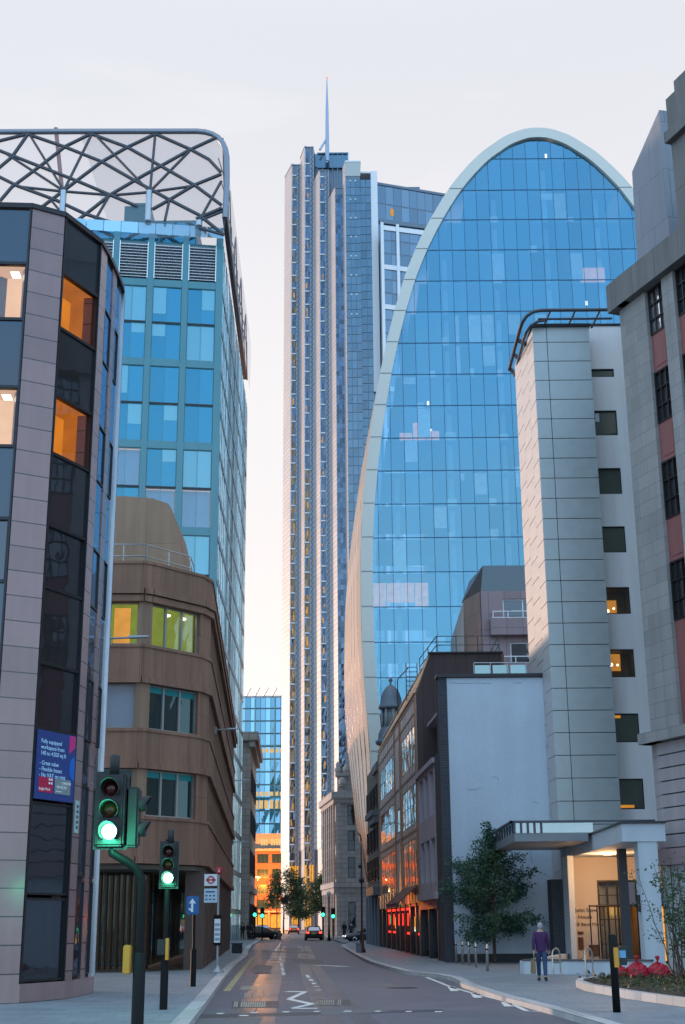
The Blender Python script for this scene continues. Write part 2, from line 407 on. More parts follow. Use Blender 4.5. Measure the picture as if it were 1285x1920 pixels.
m = MB(); m.prism([(-60, -5)] + KLi + [(-60, 200)], -.15, 0.); tag(m.build('left_pavement', paving), kind='structure')
m = MB(); m.prism(KRi[::-1] + [(70, -5), (70, 120)], -.15, 0.); tag(m.build('right_pavement', paving), kind='structure')
m = MB(); m.prism([(-.2, 124), (3.4, 121.5), (70, 126), (70, 200), (-2.8, 198), (-1.6, 150)], -.15, 0.); tag(m.build('far_pavement', paving), kind='structure')
m = MB()                                         # ribbed crossing slab by the near signal
for i in range(9): m.box(-3.05 - .42 * i * .2, -2.98 - .42 * i * .2, 20.5, 25.5, .003, .012)
tag(m.build('tactile_pavement', stone('tactile', (.17, .18, .2))), kind='structure')

# painted markings, laid 5 mm over the asphalt
ZM = -.115
def mark(mb, pts, w, mi=0):
    q = [Vector(G(x, y, ZM)) for x, y in pts]
    for a, b in zip(q, q[1:]):
        t = (b - a).normalized(); n = Vector((-t.y, t.x)) * w / 2
        mb.quad((*(a - n), ZM), (*(a + n), ZM), (*(b + n), ZM), (*(b - n), ZM), mi)
def cr(x, y): return (330 + x / 2.57, 1680 + y / 2.57)
def cr7(x, y): return (800 + x / 2.649, 1500 + y / 2.649)
mk = MB()
mark(mk, [cr(530, 460), cr(625, 461)], .5); mark(mk, [cr(622, 462), cr(547, 496)], .16); mark(mk, [cr(547, 497), cr(655, 520)], .22); mark(mk, [cr(655, 520), cr(565, 540)], .16); mark(mk, [cr(560, 541), cr(682, 541)], .3)
for a, b, y in [(197, 230, 566), (305, 350, 576), (360, 394, 562), (515, 546, 558), (664, 693, 556), (810, 846, 555), (960, 987, 555), (1108, 1136, 556), (1248, 1284, 557)]: mark(mk, [cr(a, y), cr(b, y)], .3)
for (a, b) in [((500, 290), (505, 310)), ((507, 320), (511, 340)), ((512, 345), (516, 362)), ((516, 366), (521, 381)), ((505, 225), (490, 250)), ((487, 252), (481, 265)), ((632, 380), (640, 393)), ((648, 400), (655, 410)), ((662, 418), (668, 424))]: mark(mk, [cr(*a), cr(*b)], .13)
for x, y in [(680, 436), (688, 453)]: mark(mk, [cr(x - 15, y), cr(x + 12, y)], .35)
mark(mk, [cr(445, 291), cr(535, 294)], .45); mark(mk, [cr(672, 333), cr(830, 340)], .5); mark(mk, [cr(470, 224), cr(540, 224)], .4); mark(mk, [cr(555, 240), cr(600, 240)], .4)
zz = [(0, 880), (125, 930), (240, 962), (395, 1000), (500, 1048), (600, 1051)]
mark(mk, [cr7(*p) for p in zz], .12)
for x, y in [(130, 937), (246, 970), (400, 1013)]: mark(mk, [cr7(x - 8, y - 10), cr7(x + 10, y + 12)], .22)
tag(mk.build('road_markings', whitep, recalc=False), kind='structure')
mk = MB()
def letters(y0, y1, x0, x1, k, gap=.3):
    for i in range(k):
        a = x0 + (x1 - x0) * i / k; b = a + (x1 - x0) / k * (1 - gap)
        if random.random() < .8: mk.quad(*[(*G(*cr(x, y), ZM), ZM) for x, y in ((a, y1), (b, y1), (b + 4, y0), (a + 4, y0))])
for x in (348, 372, 396, 420, 444): mark(mk, [cr(x, 405), cr(x + 18, 404)], .3)
for x in (395, 430, 470, 520, 555): mark(mk, [cr(x, 417), cr(x + 15, 417)], .35)
letters(434, 450, 312, 436, 13, .22); letters(466, 486, 318, 455, 12, .5); letters(509, 535, 278, 432, 14, .3); letters(500, 524, 680, 800, 11, .55)
tag(mk.build('worn_road_lettering', oldp, recalc=False), kind='structure')
mk = MB(); mark(mk, [cr(244, 458), cr(290, 400), cr(330, 348), cr(374, 292)], .2)
for o in (0, 14): mark(mk, [cr(800 + o, 246), cr(940 + o, 322), cr(1110 + o, 369), cr(1250 + o, 381)], .09)
for o in (0, 9): mark(mk, [cr(712 + o, 186), cr(752 + o, 216)], .12)
tag(mk.build('yellow_lines', yellowp, recalc=False), kind='structure')
mk = MB()
for pts in ([(272, 508), (495, 505), (500, 538), (268, 540)], [(675, 496), (835, 500), (850, 527), (690, 528)], [(60, 572), (1285, 545), (1285, 556), (60, 590)], [(340, 262), (640, 268), (650, 274), (335, 270)]):
    mk.quad(*[(*G(*cr(x, y), ZM), -.118) for x, y in pts])
tag(mk.build('road_repairs', stone('tar_patch', (.042, .042, .052), rough=.5, var=.4, bump=.3, streak=0), recalc=False), kind='structure')
mk = MB()
for pts in ([(560, 300), (700, 306), (716, 330), (566, 324)], [(880, 395), (1010, 402), (1075, 440), (920, 430)], [(390, 330), (470, 334), (452, 372), (350, 366)], [(520, 250), (600, 252), (606, 264), (520, 262)], [(700, 548), (1010, 536), (1030, 556), (700, 575)], [(560, 470), (625, 475), (650, 500), (570, 498)], [(240, 590), (420, 585), (400, 617), (190, 617)]):
    mk.quad(*[(*G(*cr(x, y), ZM), -.1175) for x, y in pts])
tag(mk.build('old_tar_repairs', stone('pale_tar', (.125, .115, .125), rough=.6, var=.5, bump=.3, streak=0), recalc=False), kind='structure')
mk = MB()
for pts in ([(300, 617), (360, 500), (420, 400), (470, 300), (500, 240)], [(420, 617), (450, 500), (480, 400), (505, 310), (520, 240)], [(760, 617), (690, 500), (640, 400), (612, 310), (598, 240)], [(930, 617), (800, 500), (715, 400), (660, 320), (630, 240)]):
    q_ = [Vector(G(*cr(*p), ZM)) for p in pts]
    for a, b in zip(q_, q_[1:]): mk.quad((a.x - .22, a.y, -.1188), (a.x + .22, a.y, -.1188), (b.x + .22, b.y, -.1188), (b.x - .22, b.y, -.1188))
tag(mk.build('tyre_tracks', stone('polished_tar', (.062, .060, .074), rough=.36, var=.6, sc=.7, bump=.2, streak=.3), recalc=False), kind='structure')
mk = MB()
for x, y, r in ((478, 310, .3), (1090, 442, .45), (620, 292, .28), (420, 372, .35)):
    c = G(*cr(x, y), -.117); mk.lathe((c[0], c[1], -.117), [(r, 0), (r, .004)], 20)
tag(mk.build('manhole_cover', metal('iron_cover', (.05, .05, .055), .6, .5)), 'round iron manhole covers set in the road', 'manhole cover', kind='structure')

# ------------------------------------------------------------------ dark glass and granite corner office, far left
LF = thing('corner_office_building', 'dark glass and pink granite corner office with orange-lit windows, nearest on the left', 'building', (-8, 34, 0))
PL = [(-14.0, 32.0), (-8.40, 32.38), (-7.62, 32.85), (-6.90, 34.42), (-6.83, 35.05), (-6.79, 35.9), (-6.77, 36.4), (-6.76, 37.0), (-6.77, 37.4), (-6.82, 37.8), (-6.98, 38.2), (-7.6, 38.8)]
HT = 20.4
sills = [17.10, 13.52, 9.94, 6.36]                  # window sills; windows 1.64 m tall
core = MB(); core.prism([(-30, 32.9)] + [(-14.1, 32.5), (-8.7, 32.75), (-8.0, 33.25), (-7.35, 34.75), (-7.25, 36), (-7.2, 37.5), (-8, 38.8)] + [(-30, 38.8)], 0, HT - .5)
core_keep = core
Fs = [Fa(PL[i], PL[i + 1], i >= 9) for i in range(len(PL) - 1)]
gr = MB()
gr.fbox(Fs[1], -.0, Fs[1].L, -.45, .04, 0.42, HT)                              # pillar
for i in (3, 5): gr.fbox(Fs[i], 0, Fs[i].L, -.4, .03, .42, HT)
gr.build('granite_pillar', granite, LF)
gs = MB()
for i in (7, 8, 9, 10): gs.fbox(Fs[i], 0, Fs[i].L, -.4, .0, .42, HT)
gs.build('granite_return', granite_s, LF)
pb = MB()
for i in range(len(Fs)): pb.fbox(Fs[i], -.02, Fs[i].L + .02, -.45, .07, 0, .42)
pb.build('plinth', granite, LF)
cp = MB()
for i in range(len(Fs)): cp.fbox(Fs[i], -.02, Fs[i].L + .02, -.5, .09, HT, HT + .14)
cp.build('coping', frame_dk, LF)
rf = MB(); rf.prism([(-30, 32.2)] + [tuple(Fs[i].p(0, -.45, 0)[:2]) for i in range(len(Fs))] + [(-8.1, 39), (-30, 39)], HT - .6, HT - .3)
rf.prism([(-30, 32.6), (-9.3, 33.1), (-8.3, 34.2), (-7.9, 36), (-7.9, 38.6), (-30, 38.6)], 0, HT - .6); rf.build('roof', soffitm, LF)
def bay(F, s0, s1, lit, G0):
    for k, sz in enumerate(sills):
        z1 = sz + 1.64
        top = HT if k == 0 else sills[k - 1]
        sp_ = MB(); sp_.fquad(F, s0 + .05, s1 - .05, z1 + .04, top - .04, 0, jit=.003); p = sp_.build('spandrel_panel', slateg if (G0 or k == 0) else spandg, LF, recalc=False)
        for za in (z1, sz): tr = MB(); tr.fbox(F, s0, s1, -.1, .05, za - .04, za + .04); tr.build('transom', frame_dk, LF)
        kind = lit.get(k)
        if kind:
            w = window(LF, F, s0 + .03, s1 - .03, sz, z1, -.05, clearg, frame_dk, fw=.05, dep=.08, label='window of a room lit %s' % ('orange' if kind == 'o' else 'peach white'))
            ra, rb = (or_wall, or_back) if kind == 'o' else (pk_wall, pk_back)
            room(w, F, s0 + .03, s1 - .03, sz, z1, -.06, .85, ra, rb)
            if kind == 'p':
                l = MB(); l.fbox(F, s0 + (s1 - s0) * .72, s0 + (s1 - s0) * .84, -.70, -.35, z1 - .09, z1 - .06); l.build('ceiling_lamp', lampw, w)
        else:
            window(LF, F, s0 + .03, s1 - .03, sz, z1, -.05, darkg, frame_dk, fw=.05, dep=.08)
    z1 = sills[-1]
    for a, b in ((.45, 2.35), (2.42, 4.6), (4.66, 6.30)):
        window(LF, F, s0 + .03, s1 - .03, a, b, -.05, darkg if b != 6.30 else spandg, frame_dk, fw=.05, dep=.08, name='shopfront_window' if a < 1 else 'window')
    ed = MB(); ed.fbox(F, s0, s0 + .05, -.2, .06, .42, HT); ed.fbox(F, s1 - .05, s1, -.2, .06, .42, HT); ed.build('mullion', frame_dk, LF)
L0 = Fs[0].L
bay(Fs[0], L0 - 1.9, L0, {0: 'p', 1: 'p'}, True); bay(Fs[0], L0 - 3.8, L0 - 1.9, {1: 'p'}, True)
bay(Fs[2], 0, Fs[2].L, {0: 'o', 1: 'o'}, False)
sideg = glass('side_glass', tint=(.55, .72, .95), refl=.28, base=(.02, .025, .03), wave=.1)
for i in (4, 6):
    F = Fs[i]
    for k, sz in enumerate(sills + [2.9, .5]):
        z1 = sz + 1.64 if k < 4 else sz + 2.3
        window(LF, F, .02, F.L - .02, sz, z1, -.03, sideg, frame_dk, fw=.04, dep=.06)
        top = HT if k == 0 else (sills + [2.9, .5])[k - 1]
        sp_ = MB(); sp_.fquad(F, .03, F.L - .03, z1 + .03, top - .03, .0, jit=.003); sp_.build('spandrel_panel', sideg, LF, recalc=False)
fl = MB()
for i in range(5):
    F = Fs[9] if i < 2 else Fs[8]; s = .05 + (i % 3) * .14
    fl.fbox(F, s, s + .05, 0, .10, .42, HT)
fl.build('edge_fin', metal('fin_alloy', (.30, .33, .38), .25, .9), LF)
# advertising poster on the glass
F = Fs[2]; PO = thing('advertising_poster', 'blue lettering poster offering equipped workspace, fixed to the dark glass beneath the windows', 'poster', F.p(.9, .1, 4.72))
navy = stone('poster_blue', (.022, .05, .20), rough=.4, var=.05, streak=0, bump=0); m = MB(); m.fbox(F, .07, F.L - .07, .06, .085, 4.66, 6.33); m.build('board', navy, PO)
ltx = emit('poster_letters', (.45, .72, .95), .55) if False else stone('poster_letters', (.50, .75, .92), var=.02, streak=0, bump=0)
m = MB()
for k, t in enumerate(('Fully equipped', 'workspace from', '140 to 4,020 sq ft')): text_on(m, F, t, .22, 6.02 - .145 * k, .09, .145, ext=.002)
for k, t in enumerate(('- Great value', '- Flexible leases', '- No VAT on rent')): text_on(m, F, t, .20, 5.49 - .145 * k, .09, .145, ext=.002)
m.build('lettering', ltx, PO)
m = MB(); m.fpoly(F, [(1.38, 6.31), (1.62, 6.31), (1.62, 6.02), (1.38, 5.86)], .086, .092); m.build('pink_corner', stone('poster_pink', (.55, .03, .18), var=.03, streak=0, bump=0), PO)
m = MB(); m.fpoly(F, [(1.64 - .22 * math.cos(a), 5.5 + .3 * math.sin(a)) for a in [math.pi * (i / 12 - .5) for i in range(13)]], .086, .092); m.build('blue_disc', stone('poster_disc', (.01, .12, .48), var=.03, streak=0, bump=0), PO)
m = MB(); m.fbox(F, .2, .78, .086, .094, 4.83, 5.20); m.build('red_logo', stone('poster_red', (.42, .015, .06), var=.03, streak=0, bump=0), PO)
m = MB(); m.fbox(F, .86, 1.5, .086, .094, 4.83, 5.20); m.build('grey_logo', stone('poster_grey', (.2, .24, .25), var=.03, streak=0, bump=0), PO)
m = MB(); text_on(m, F, 'bright Park', .22, 4.88, .096, .1, ext=.002); text_on(m, F, 'LONDON', 1.13, 5.08, .096, .085, ext=.002); text_on(m, F, 'SERVICED', .93, 4.97, .096, .095, ext=.002); text_on(m, F, 'workspace', .9, 4.88, .096, .06, ext=.002)
for a, b in ((.6, 5.13), (.69, 5.13), (.6, 5.04), (.69, 5.04)): m.fbox(F, a, a + .06, .094, .098, b, b + .05)
m.build('logo_lettering', stone('poster_white', (.8, .8, .8), var=.02, streak=0, bump=0), PO)
F = Fs[3]; NB = thing('wall_plaque', 'narrow pale name plaque on the granite beside the poster', 'plaque', F.p(.3, .05, 4.0))
m = MB(); m.fbox(F, .15, .45, .035, .06, 3.95, 4.75); m.build('plate', stone('plaque_pale', (.35, .5, .52), var=.05, streak=0, bump=0), NB)
m = MB(); [m.fbox(F, .22, .38, .061, .066, 4.05 + .13 * i, 4.12 + .13 * i) for i in range(5)]; m.build('lettering', stone('plaque_ink', (.04, .1, .1), var=.02, streak=0, bump=0), NB)

# ------------------------------------------------------------------ brown stone office with an open ground-floor arcade
BR = thing('brown_stone_office', 'brown stone office with rounded corner, ribbon windows and a dark open arcade', 'building', (-9, 60, 0))
BP = [(-15.0, 52.1), (-8.02, 52.35), (-7.75, 52.55), (-5.90, 54.72), (-5.62, 55.7), (-8.12, 99.8)]
BF = [Fa(BP[i], BP[i + 1]) for i in range(5)]
wl = MB()
def ring(mb, z0, z1, d0, d1, segs=range(5), mi=0):
    for i in segs: mb.fbox(BF[i], 0, BF[i].L, d0, d1, z0, z1, mi)
bands = [(3.93, 5.70), (7.50, 9.05), (10.83, 12.38), (14.12, 15.8)]
for k, (a, b) in enumerate(bands):
    q = MB(); ring(q, a, b, -.5, 0.02 + .001 * k); ring(q, b - .12, b + .0, 0.03, .07); ring(q, a + .0, a + .25, .03, .12)
    if k == 3: ring(q, a + .30, a + .55, .03, .2)
    q.build('stone_band', brownst, BR)
rows = [(5.70, 7.50), (9.05, 10.83), (12.38, 14.12)]
bglass = glass('green_dark_glass', tint=(.34, .55, .58), refl=.07, base=(.010, .026, .028), wave=.03)
skyglass = glass('sky_toned_glass', tint=(.72, .85, 1.0), refl=.3, base=(.24, .37, .50), wave=.06)  # part of the sky's reflection is put into the blue base colour
tealb = stone('teal_blind', (.02, .28, .30), rough=.6, var=.05, streak=0, bump=0)
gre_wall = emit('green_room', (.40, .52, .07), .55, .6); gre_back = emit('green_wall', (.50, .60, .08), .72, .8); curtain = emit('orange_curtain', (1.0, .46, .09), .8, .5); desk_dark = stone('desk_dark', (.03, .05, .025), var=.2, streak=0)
for k, (a, b) in enumerate(rows):
    lit = k == 2
    F = BF[0]
    for s0 in (F.L - 2.55, F.L - 1.35):
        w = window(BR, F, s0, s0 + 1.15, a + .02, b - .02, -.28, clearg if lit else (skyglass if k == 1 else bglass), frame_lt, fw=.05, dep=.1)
        if k == 0: l = MB(); l.fbox(F, s0 + .06, s0 + 1.09, -.26, -.235, b - .3, b - .06); l.build('blind', tealb, w)
        if lit:
            room(w, F, s0, s0 + 1.15, a, b, -.3, 2.2, gre_wall, gre_back)
            l = MB(); l.fbox(F, s0 + .1, s0 + .75, -.8, -.75, a, b - .1); l.build('curtain', curtain, w)
            l = MB(); l.fbox(F, s0 + .5, s0 + 1.1, -1.5, -1.2, b - .16, b - .1); l.build('ceiling_lamp', lampw, w)
    q = MB(); q.fbox(F, F.L - .2, F.L, -.4, -.02, a, b); q.fbox(BF[1], 0, BF[1].L, -.4, -.02, a, b); q.fbox(BF[2], 0, .12, -.4, -.02, a, b); q.build('pier', tanst, BR)
    F = BF[2]; n = 3; s_ = .12; ww = (F.L - .22) / n
    for i in range(n):
        s0 = s_ + i * ww
        w = window(BR, F, s0, s0 + ww, a + .02, b - .02, -.28, clearg if lit else bglass, frame_lt, fw=.05, dep=.1)
        if lit:
            room(w, F, s0, s0 + ww, a, b, -.3, 2.4, gre_wall, gre_back)
            if i != 0:
                l = MB(); l.fbox(F, s0 + ww * .2, s0 + ww * .8, -1.0, -.7, b - .2, b - .12); l.build('ceiling_lamp', lampw, w)
                l = MB(); l.fbox(F, s0 + .05, s0 + ww * .7, -1.4, -1.1, a, a + .75 + .2 * i); l.build('cupboard', desk_dark, w)
        else:
            l = MB(); l.fbox(F, s0 + .06, s0 + ww - .06, -.26, -.235, b - .3, b - .06); l.build('blind', tealb, w)
    q = MB(); q.fbox(F, F.L - .1, F.L, -.4, -.02, a, b); q.fbox(BF[3], 0, BF[3].L, -.4, -.02, a, b); q.build('pier', brownst, BR)
    F = BF[4]
    i = 0; s = .0
    while s < F.L - 1.0:
        q = MB(); q.fbox(F, s, s + .42, -.35, -.03, a, b); q.build('pier', brownst, BR)
        window(BR, F, s + .42, s + 1.5, a, b, -.30, bglass, frame_dk, fw=.05, dep=.06)
        s += 1.5
# inner body, soffit, arcade
q = MB(); q.prism([(-15, 56.0), (-9.4, 56), (-8.7, 58), (-9.7, 99.2), (-15, 99.2)], 3.9, 14.9); q.build('wall', brownst, BR)
q = MB(); q.prism([(-15, 52.4), (-8.05, 52.65), (-5.95, 54.95), (-5.75, 55.8), (-8.2, 99.4), (-15, 99.4)], 3.74, 3.9); q.build('soffit', soffitm, BR)
arc = glass('arcade_glass', tint=(.5, .6, .6), refl=.22, base=(.010, .016, .016), wave=.05)
A1 = Fa((-14, 56.5), (-8.0, 56.5)); A2 = Fa((-8.0, 56.5), (-10.0, 97))
q = MB()
for i in range(10): q.fquad(A1, i * .6, i * .6 + .58, .1, 3.74, 0, jit=.01)
for i in range(20): q.fquad(A2, i * 2, i * 2 + 1.96, .1, 3.74, 0, jit=.01)
q.build('shopfront_glass', arc, BR, recalc=False)
q = MB()
for i in range(26): q.fbox(A1, i * .24, i * .24 + .07, .05, .22, 0, 3.74)
q.build('bronze_fin', metal('bronze_dark', (.06, .05, .042), .18, .9), BR)
pm = stone('pier_brown', (.10, .068, .055), rough=.55, var=.2, streak=.2)
q = MB(); q.fbox(BF[4], -.2, .75, -.8, -.04, 0, 3.74); q.build('corner_pier', pm, BR)
for i in range(1, 18):
    q = MB(); q.fbox(BF[4], i * 2.4, i * 2.4 + .75, -.7, -.05, 0, 3.74); q.build('arcade_pier', pm, BR)
q = MB(); q.prism([(-15, 52.6), (-8.0, 52.6), (-5.9, 55), (-5.7, 56), (-8.3, 99), (-15, 99)], -.05, .012); q.build('arcade_floor', stone('arcade_tiles', (.11, .085, .07), rough=.45, var=.2, joint=(.4, .4), streak=0), BR)
# stair tower and roof rail
q = MB(); F = Fa((-13.5, 57.5), (-6.0, 57.5))
def sx(px, py): return F.px(px, py)
prof = [(0, 14.6), sx(352, 1075), sx(348, 1066), sx(333, 1000), sx(322, 955), sx(316, 944), sx(285, 934), sx(232, 930), (0, sx(232, 930)[1])]
q.fpoly(F, prof, 0, -5.5); q.build('stair_tower', tanst, BR)
q = MB()
Fr = [(Fa(BP[0], BP[1])), Fa(BP[1], BP[2]), Fa(BP[2], BP[3])]
path = [F.p(F.L * .45, -.55, 0) for F in Fr[:1]] + [Fr[0].p(Fr[0].L, -.55, 0), Fr[2].p(.1, -.5, 0), Fr[2].p(Fr[2].L - .25, -.55, 0)]
for h in (.35, .85): q.tube([(x, y, 15.8 + h) for x, y, z in path], .028)
for a, b in zip(path, path[1:]):
    n = max(1, int((Vector(a) - Vector(b)).length / .9))
    for i in range(n + 1):
        x, y = a[0] + (b[0] - a[0]) * i / n, a[1] + (b[1] - a[1]) * i / n; q.tube([(x, y, 15.75), (x, y, 16.65)], .02)
x, y, _ = path[-1]; q.tube([(x, y, 16.65), (x + .12, y + .3, 16.3), (x + .15, y + .5, 15.8)], .028)
q.build('roof_railing', steell, BR)

# ------------------------------------------------------------------ teal glass office under a steel lattice canopy
TG = thing('teal_glass_office', 'tall teal glass office under a steel lattice roof canopy, behind the brown office', 'building', (-20, 115, 0))
TF = Fa((-10.75, 110.0), (-40.75, 105.5))            # s runs to the left
TS = Fa((-10.75, 110.0), (-11.45, 152.0))
def ts(px, py): return TF.px(px, py)
zT = 61.9
q = MB(); q.prism([(-11.2, 110.6), (-11.9, 151.6), (-41, 147), (-41, 106.2)], 0, zT - .4); q.build('wall', tealf, TG)
colw = .54; pitch = 3.12
zr = [57.0 - 3.87 * i for i in range(15)]
q = MB()
for i in range(10): q.fbox(TF, i * pitch + (0 if i else 0), i * pitch + (colw if i else .62), -.5, .10, 0, zT)
q.build('vertical_rib', tealf, TG)
for i, z in enumerate(zr):
    thick = i % 2 == 0
    q = MB(); q.fbox(TF, 0, 30, -.5, .05, z - (.34 if thick else .07), z + (.34 if thick else .07)); q.build('floor_band', tealf if thick else frame_dk, TG)
for i in range(8):
    s0 = (i * pitch + colw) if i else .62; s1 = (i + 1) * pitch
    # louvres at the top
    q = MB()
    for k in range(12): z = 57.5 + k * .29; q.hexa([TF.p(s0, .12, z), TF.p(s1, .12, z), TF.p(s1, -.15, z + .16), TF.p(s0, -.15, z + .16), TF.p(s0, .12, z + .03), TF.p(s1, .12, z + .03), TF.p(s1, -.15, z + .19), TF.p(s0, -.15, z + .19)])
    for a, b in ((s0, s0 + .07), (s1 - .07, s1)): q.fbox(TF, a, b, -.2, .14, 57.4, 61.0)
    q.build('louvre', louvrem, TG)
    q = MB(); q.fquad(TF, s0, s1, 57.35, 61.05, -.22); q.build('louvre_back', louvred, TG, recalc=False)
    for k, z in enumerate(zr[:-1]):
        zb = zr[k + 1] + (.34 if (k + 1) % 2 == 0 else .07); zt = z - (.34 if k % 2 == 0 else .07)
        r = random.random()
        lit = (k == 4 and i == 2) or (k == 5 and i in (0, 1)) or (k == 9 and i == 2)
        gm = clearg if lit else (blindg if r < .20 else blueg)
        w = window(TG, TF, s0 + .02, s1 - .02, zb, zt, -.12, gm if not lit else litg, tealf, fw=.05, dep=.1, nx=2, jit=.012)
        if lit:
            room(w, TF, s0, s1, zb, zt, -.15, 3.5, pk_wall, pk_back)
            l = MB(); l.fbox(TF, s0 + .5, s0 + .9, -2.2, -1.8, zt - .2, zt - .12); l.build('ceiling_lamp', lampw, w)
        elif r > .55 and gm is blueg:                          # half-drawn blinds
            l = MB(); c = random.choice((0, 1)); h = random.uniform(.25, .8); a = s0 + .08 + c * (s1 - s0) / 2; l.fquad(TF, a, a + (s1 - s0) / 2 - .14, zt - .05 - h * (zt - zb), zt - .05, -.085); l.build('blind', blindg, w, recalc=False)
q = MB(); [q.fquad(TF, s, s + 1.5, zT - .05, zT + 1.05, .1, jit=.02) for s in [i * 1.56 for i in range(19)]]; q.build('parapet_glass', glass('pale_glass', tint=(.6, .82, .95), refl=.35, base=(.22, .42, .5), wave=.02), TG, recalc=False)
# side wall of glass fins
q = MB(); [q.fbox(TS, 0, TS.L, -.3, -.05, z - .25, z + .25) for z in zr]; q.build('side_band', tealf, TG)
q = MB(); [q.fquad(TS, i * 1.4, i * 1.4 + 1.36, 0, zT, -.1, jit=.03) for i in range(30)]; q.build('side_glazing', glass('side_blue_glass', tint=(.80, .90, .94), refl=.6, base=(.15, .28, .32), wave=.16, var=.7), TG, recalc=False)
q = MB(); [q.fbox(TS, i * 1.4, i * 1.4 + .06, -.1, -.05, 0, zT) for i in range(31)]; q.build('glass_fin', glass('fin_glass', tint=(.8, .8, .75), refl=.4, base=(.30, .42, .44), wave=.02, var=.9), TG)
# setback penthouse, plant box
q = MB(); q.box(-30, -13.6, 113, 135, zT, 65.5); q.build('penthouse', tealf, TG)
P = Fa((-13.6, 112.95), (-30, 112.95)); q = MB(); [q.fquad(P, .1 + i * 2.05, 2.1 + i * 2.05, 62.3, 65.2, .03, jit=.02) for i in range(8)]; q.build('penthouse_glazing', blueg, TG, recalc=False)
q = MB(); q.box(-20.6, -18.1, 113.4, 118, 65.5, 67.3); q.box(-20.0, -18.6, 113.35, 118.2, 67.3, 67.6); q.build('plant_room', tealf, TG)
# lattice canopy: front face
CY = 108.6
def cp1(x, y): return D(x / 2.677, 220 + y / 2.677, CY)
q = MB()
tubes = [
 [(-60, 150), (-10, 120), (140, 84)], [(140, 85), (330, 150), (510, 222), (690, 325), (850, 413), (1000, 490), (1125, 590)], [(455, 82), (640, 150), (800, 240), (980, 342), (1112, 440)], [(785, 85), (955, 160), (1050, 212), (1108, 275)],
 [(-20, 160), (210, 250), (385, 318), (550, 388), (690, 447)], [(-20, 290), (90, 345), (280, 415), (430, 485), (560, 528)], [(0, 420), (60, 350), (215, 235), (330, 145), (455, 84)], [(195, 462), (320, 368), (510, 224), (640, 150), (780, 84)],
 [(380, 525), (560, 385), (720, 292), (815, 240), (950, 165), (1095, 98)], [(765, 462), (850, 415), (975, 340), (1112, 285)], [(985, 510), (1115, 455)], [(-60, 300), (60, 200), (140, 86)]]
for t in tubes: q.tube([cp1(*p) for p in t], .165, 6)
q.build('lattice_member', steeld, TG)
q = MB()
struts = [((320, 366), (150, 88)), ((322, 366), (460, 88)), ((318, 368), (15, 172)), ((318, 372), (110, 350)), ((322, 372), (550, 390)), ((750, 372), (478, 88)), ((754, 370), (780, 88)), ((756, 370), (950, 172)), ((748, 376), (555, 392)), ((758, 374), (975, 344)), ((550, 392), (475, 520)), ((850, 420), (828, 520)), ((1000, 520), (1112, 320)), ((1000, 555), (1122, 590)), ((1000, 520), (1122, 470)), ((260, 420), (318, 490))]
for a, b in struts: q.tube([cp1(*a), cp1(*b)], .13, 6)
q.build('strut', steeld, TG)
q = MB()
for x, y1 in ((320, 520), (750, 520), (1000, 545)):
    a = cp1(x, 370 if x < 900 else 520); b = cp1(x, y1); q = MB(); q.tube([a, (a[0], a[1], b[2])], .3, 8); q.build('column', steell, TG)
q = MB()
edge = [(-120, 74), (400, 71), (990, 70), (1030, 74), (1066, 84), (1095, 100), (1118, 128), (1132, 160), (1139, 200), (1140, 300), (1135, 420), (1130, 505)]
q.tube([cp1(*p) for p in edge], .27, 8); q.build('edge_beam', metal('edge_alloy', (.22, .25, .30), .4, .7), TG)
q = MB()
fp = [cp1(*p) for p in edge]; pts = [fp[0]] + fp[1:] + [cp1(1125, 600), cp1(-120, 600)]
q.add([(x, y + .15, z) for x, y, z in pts], [tuple(range(len(pts)))]); q.build('canopy_film', film, TG, recalc=False)
# canopy roof and side
e2 = [Vector(p) for p in fp]
q = MB()
back = [Vector((p.x - .0 - .6, 150, p.z)) for p in e2]
for i in range(1, len(e2) - 1): q.add([e2[i], e2[i + 1], back[i + 1], back[i]], [(0, 1, 2, 3)])
q.build('canopy_roof', film, TG, recalc=False)
q = MB(); a = e2[-1]
lo0 = Vector((a.x, CY, 63.6)); lo1 = Vector((-11.8, 151, 65.6))
q.bar(lo0, lo1, .45, 1.0); q.build('side_beam', steeld, TG)
q = MB()
n = 9
for i in range(n + 1):
    t = i / n; y = CY + (151 - CY) * t; x = a.x - .35 - .65 * t
    if i: q.tube([(x, y, 65), (x - .1, y, 70), (x - .8, y, 72.4)], .06, 6)
    if i < n:
        y2 = CY + (151 - CY) * (i + 1) / n; q.tube([(x, y, 65 if i % 2 else 71.6), (x - .07, y2, 71.6 if i % 2 else 65)], .07, 6)
q.build('side_lattice', steeld, TG)
q = MB(); q.tube([(-30, 130, 74.8), D(105, 240.5, 130)], .25, 6); q.build('roof_rail', metal('red_rail', (.28, .12, .12), .5, .2), TG)
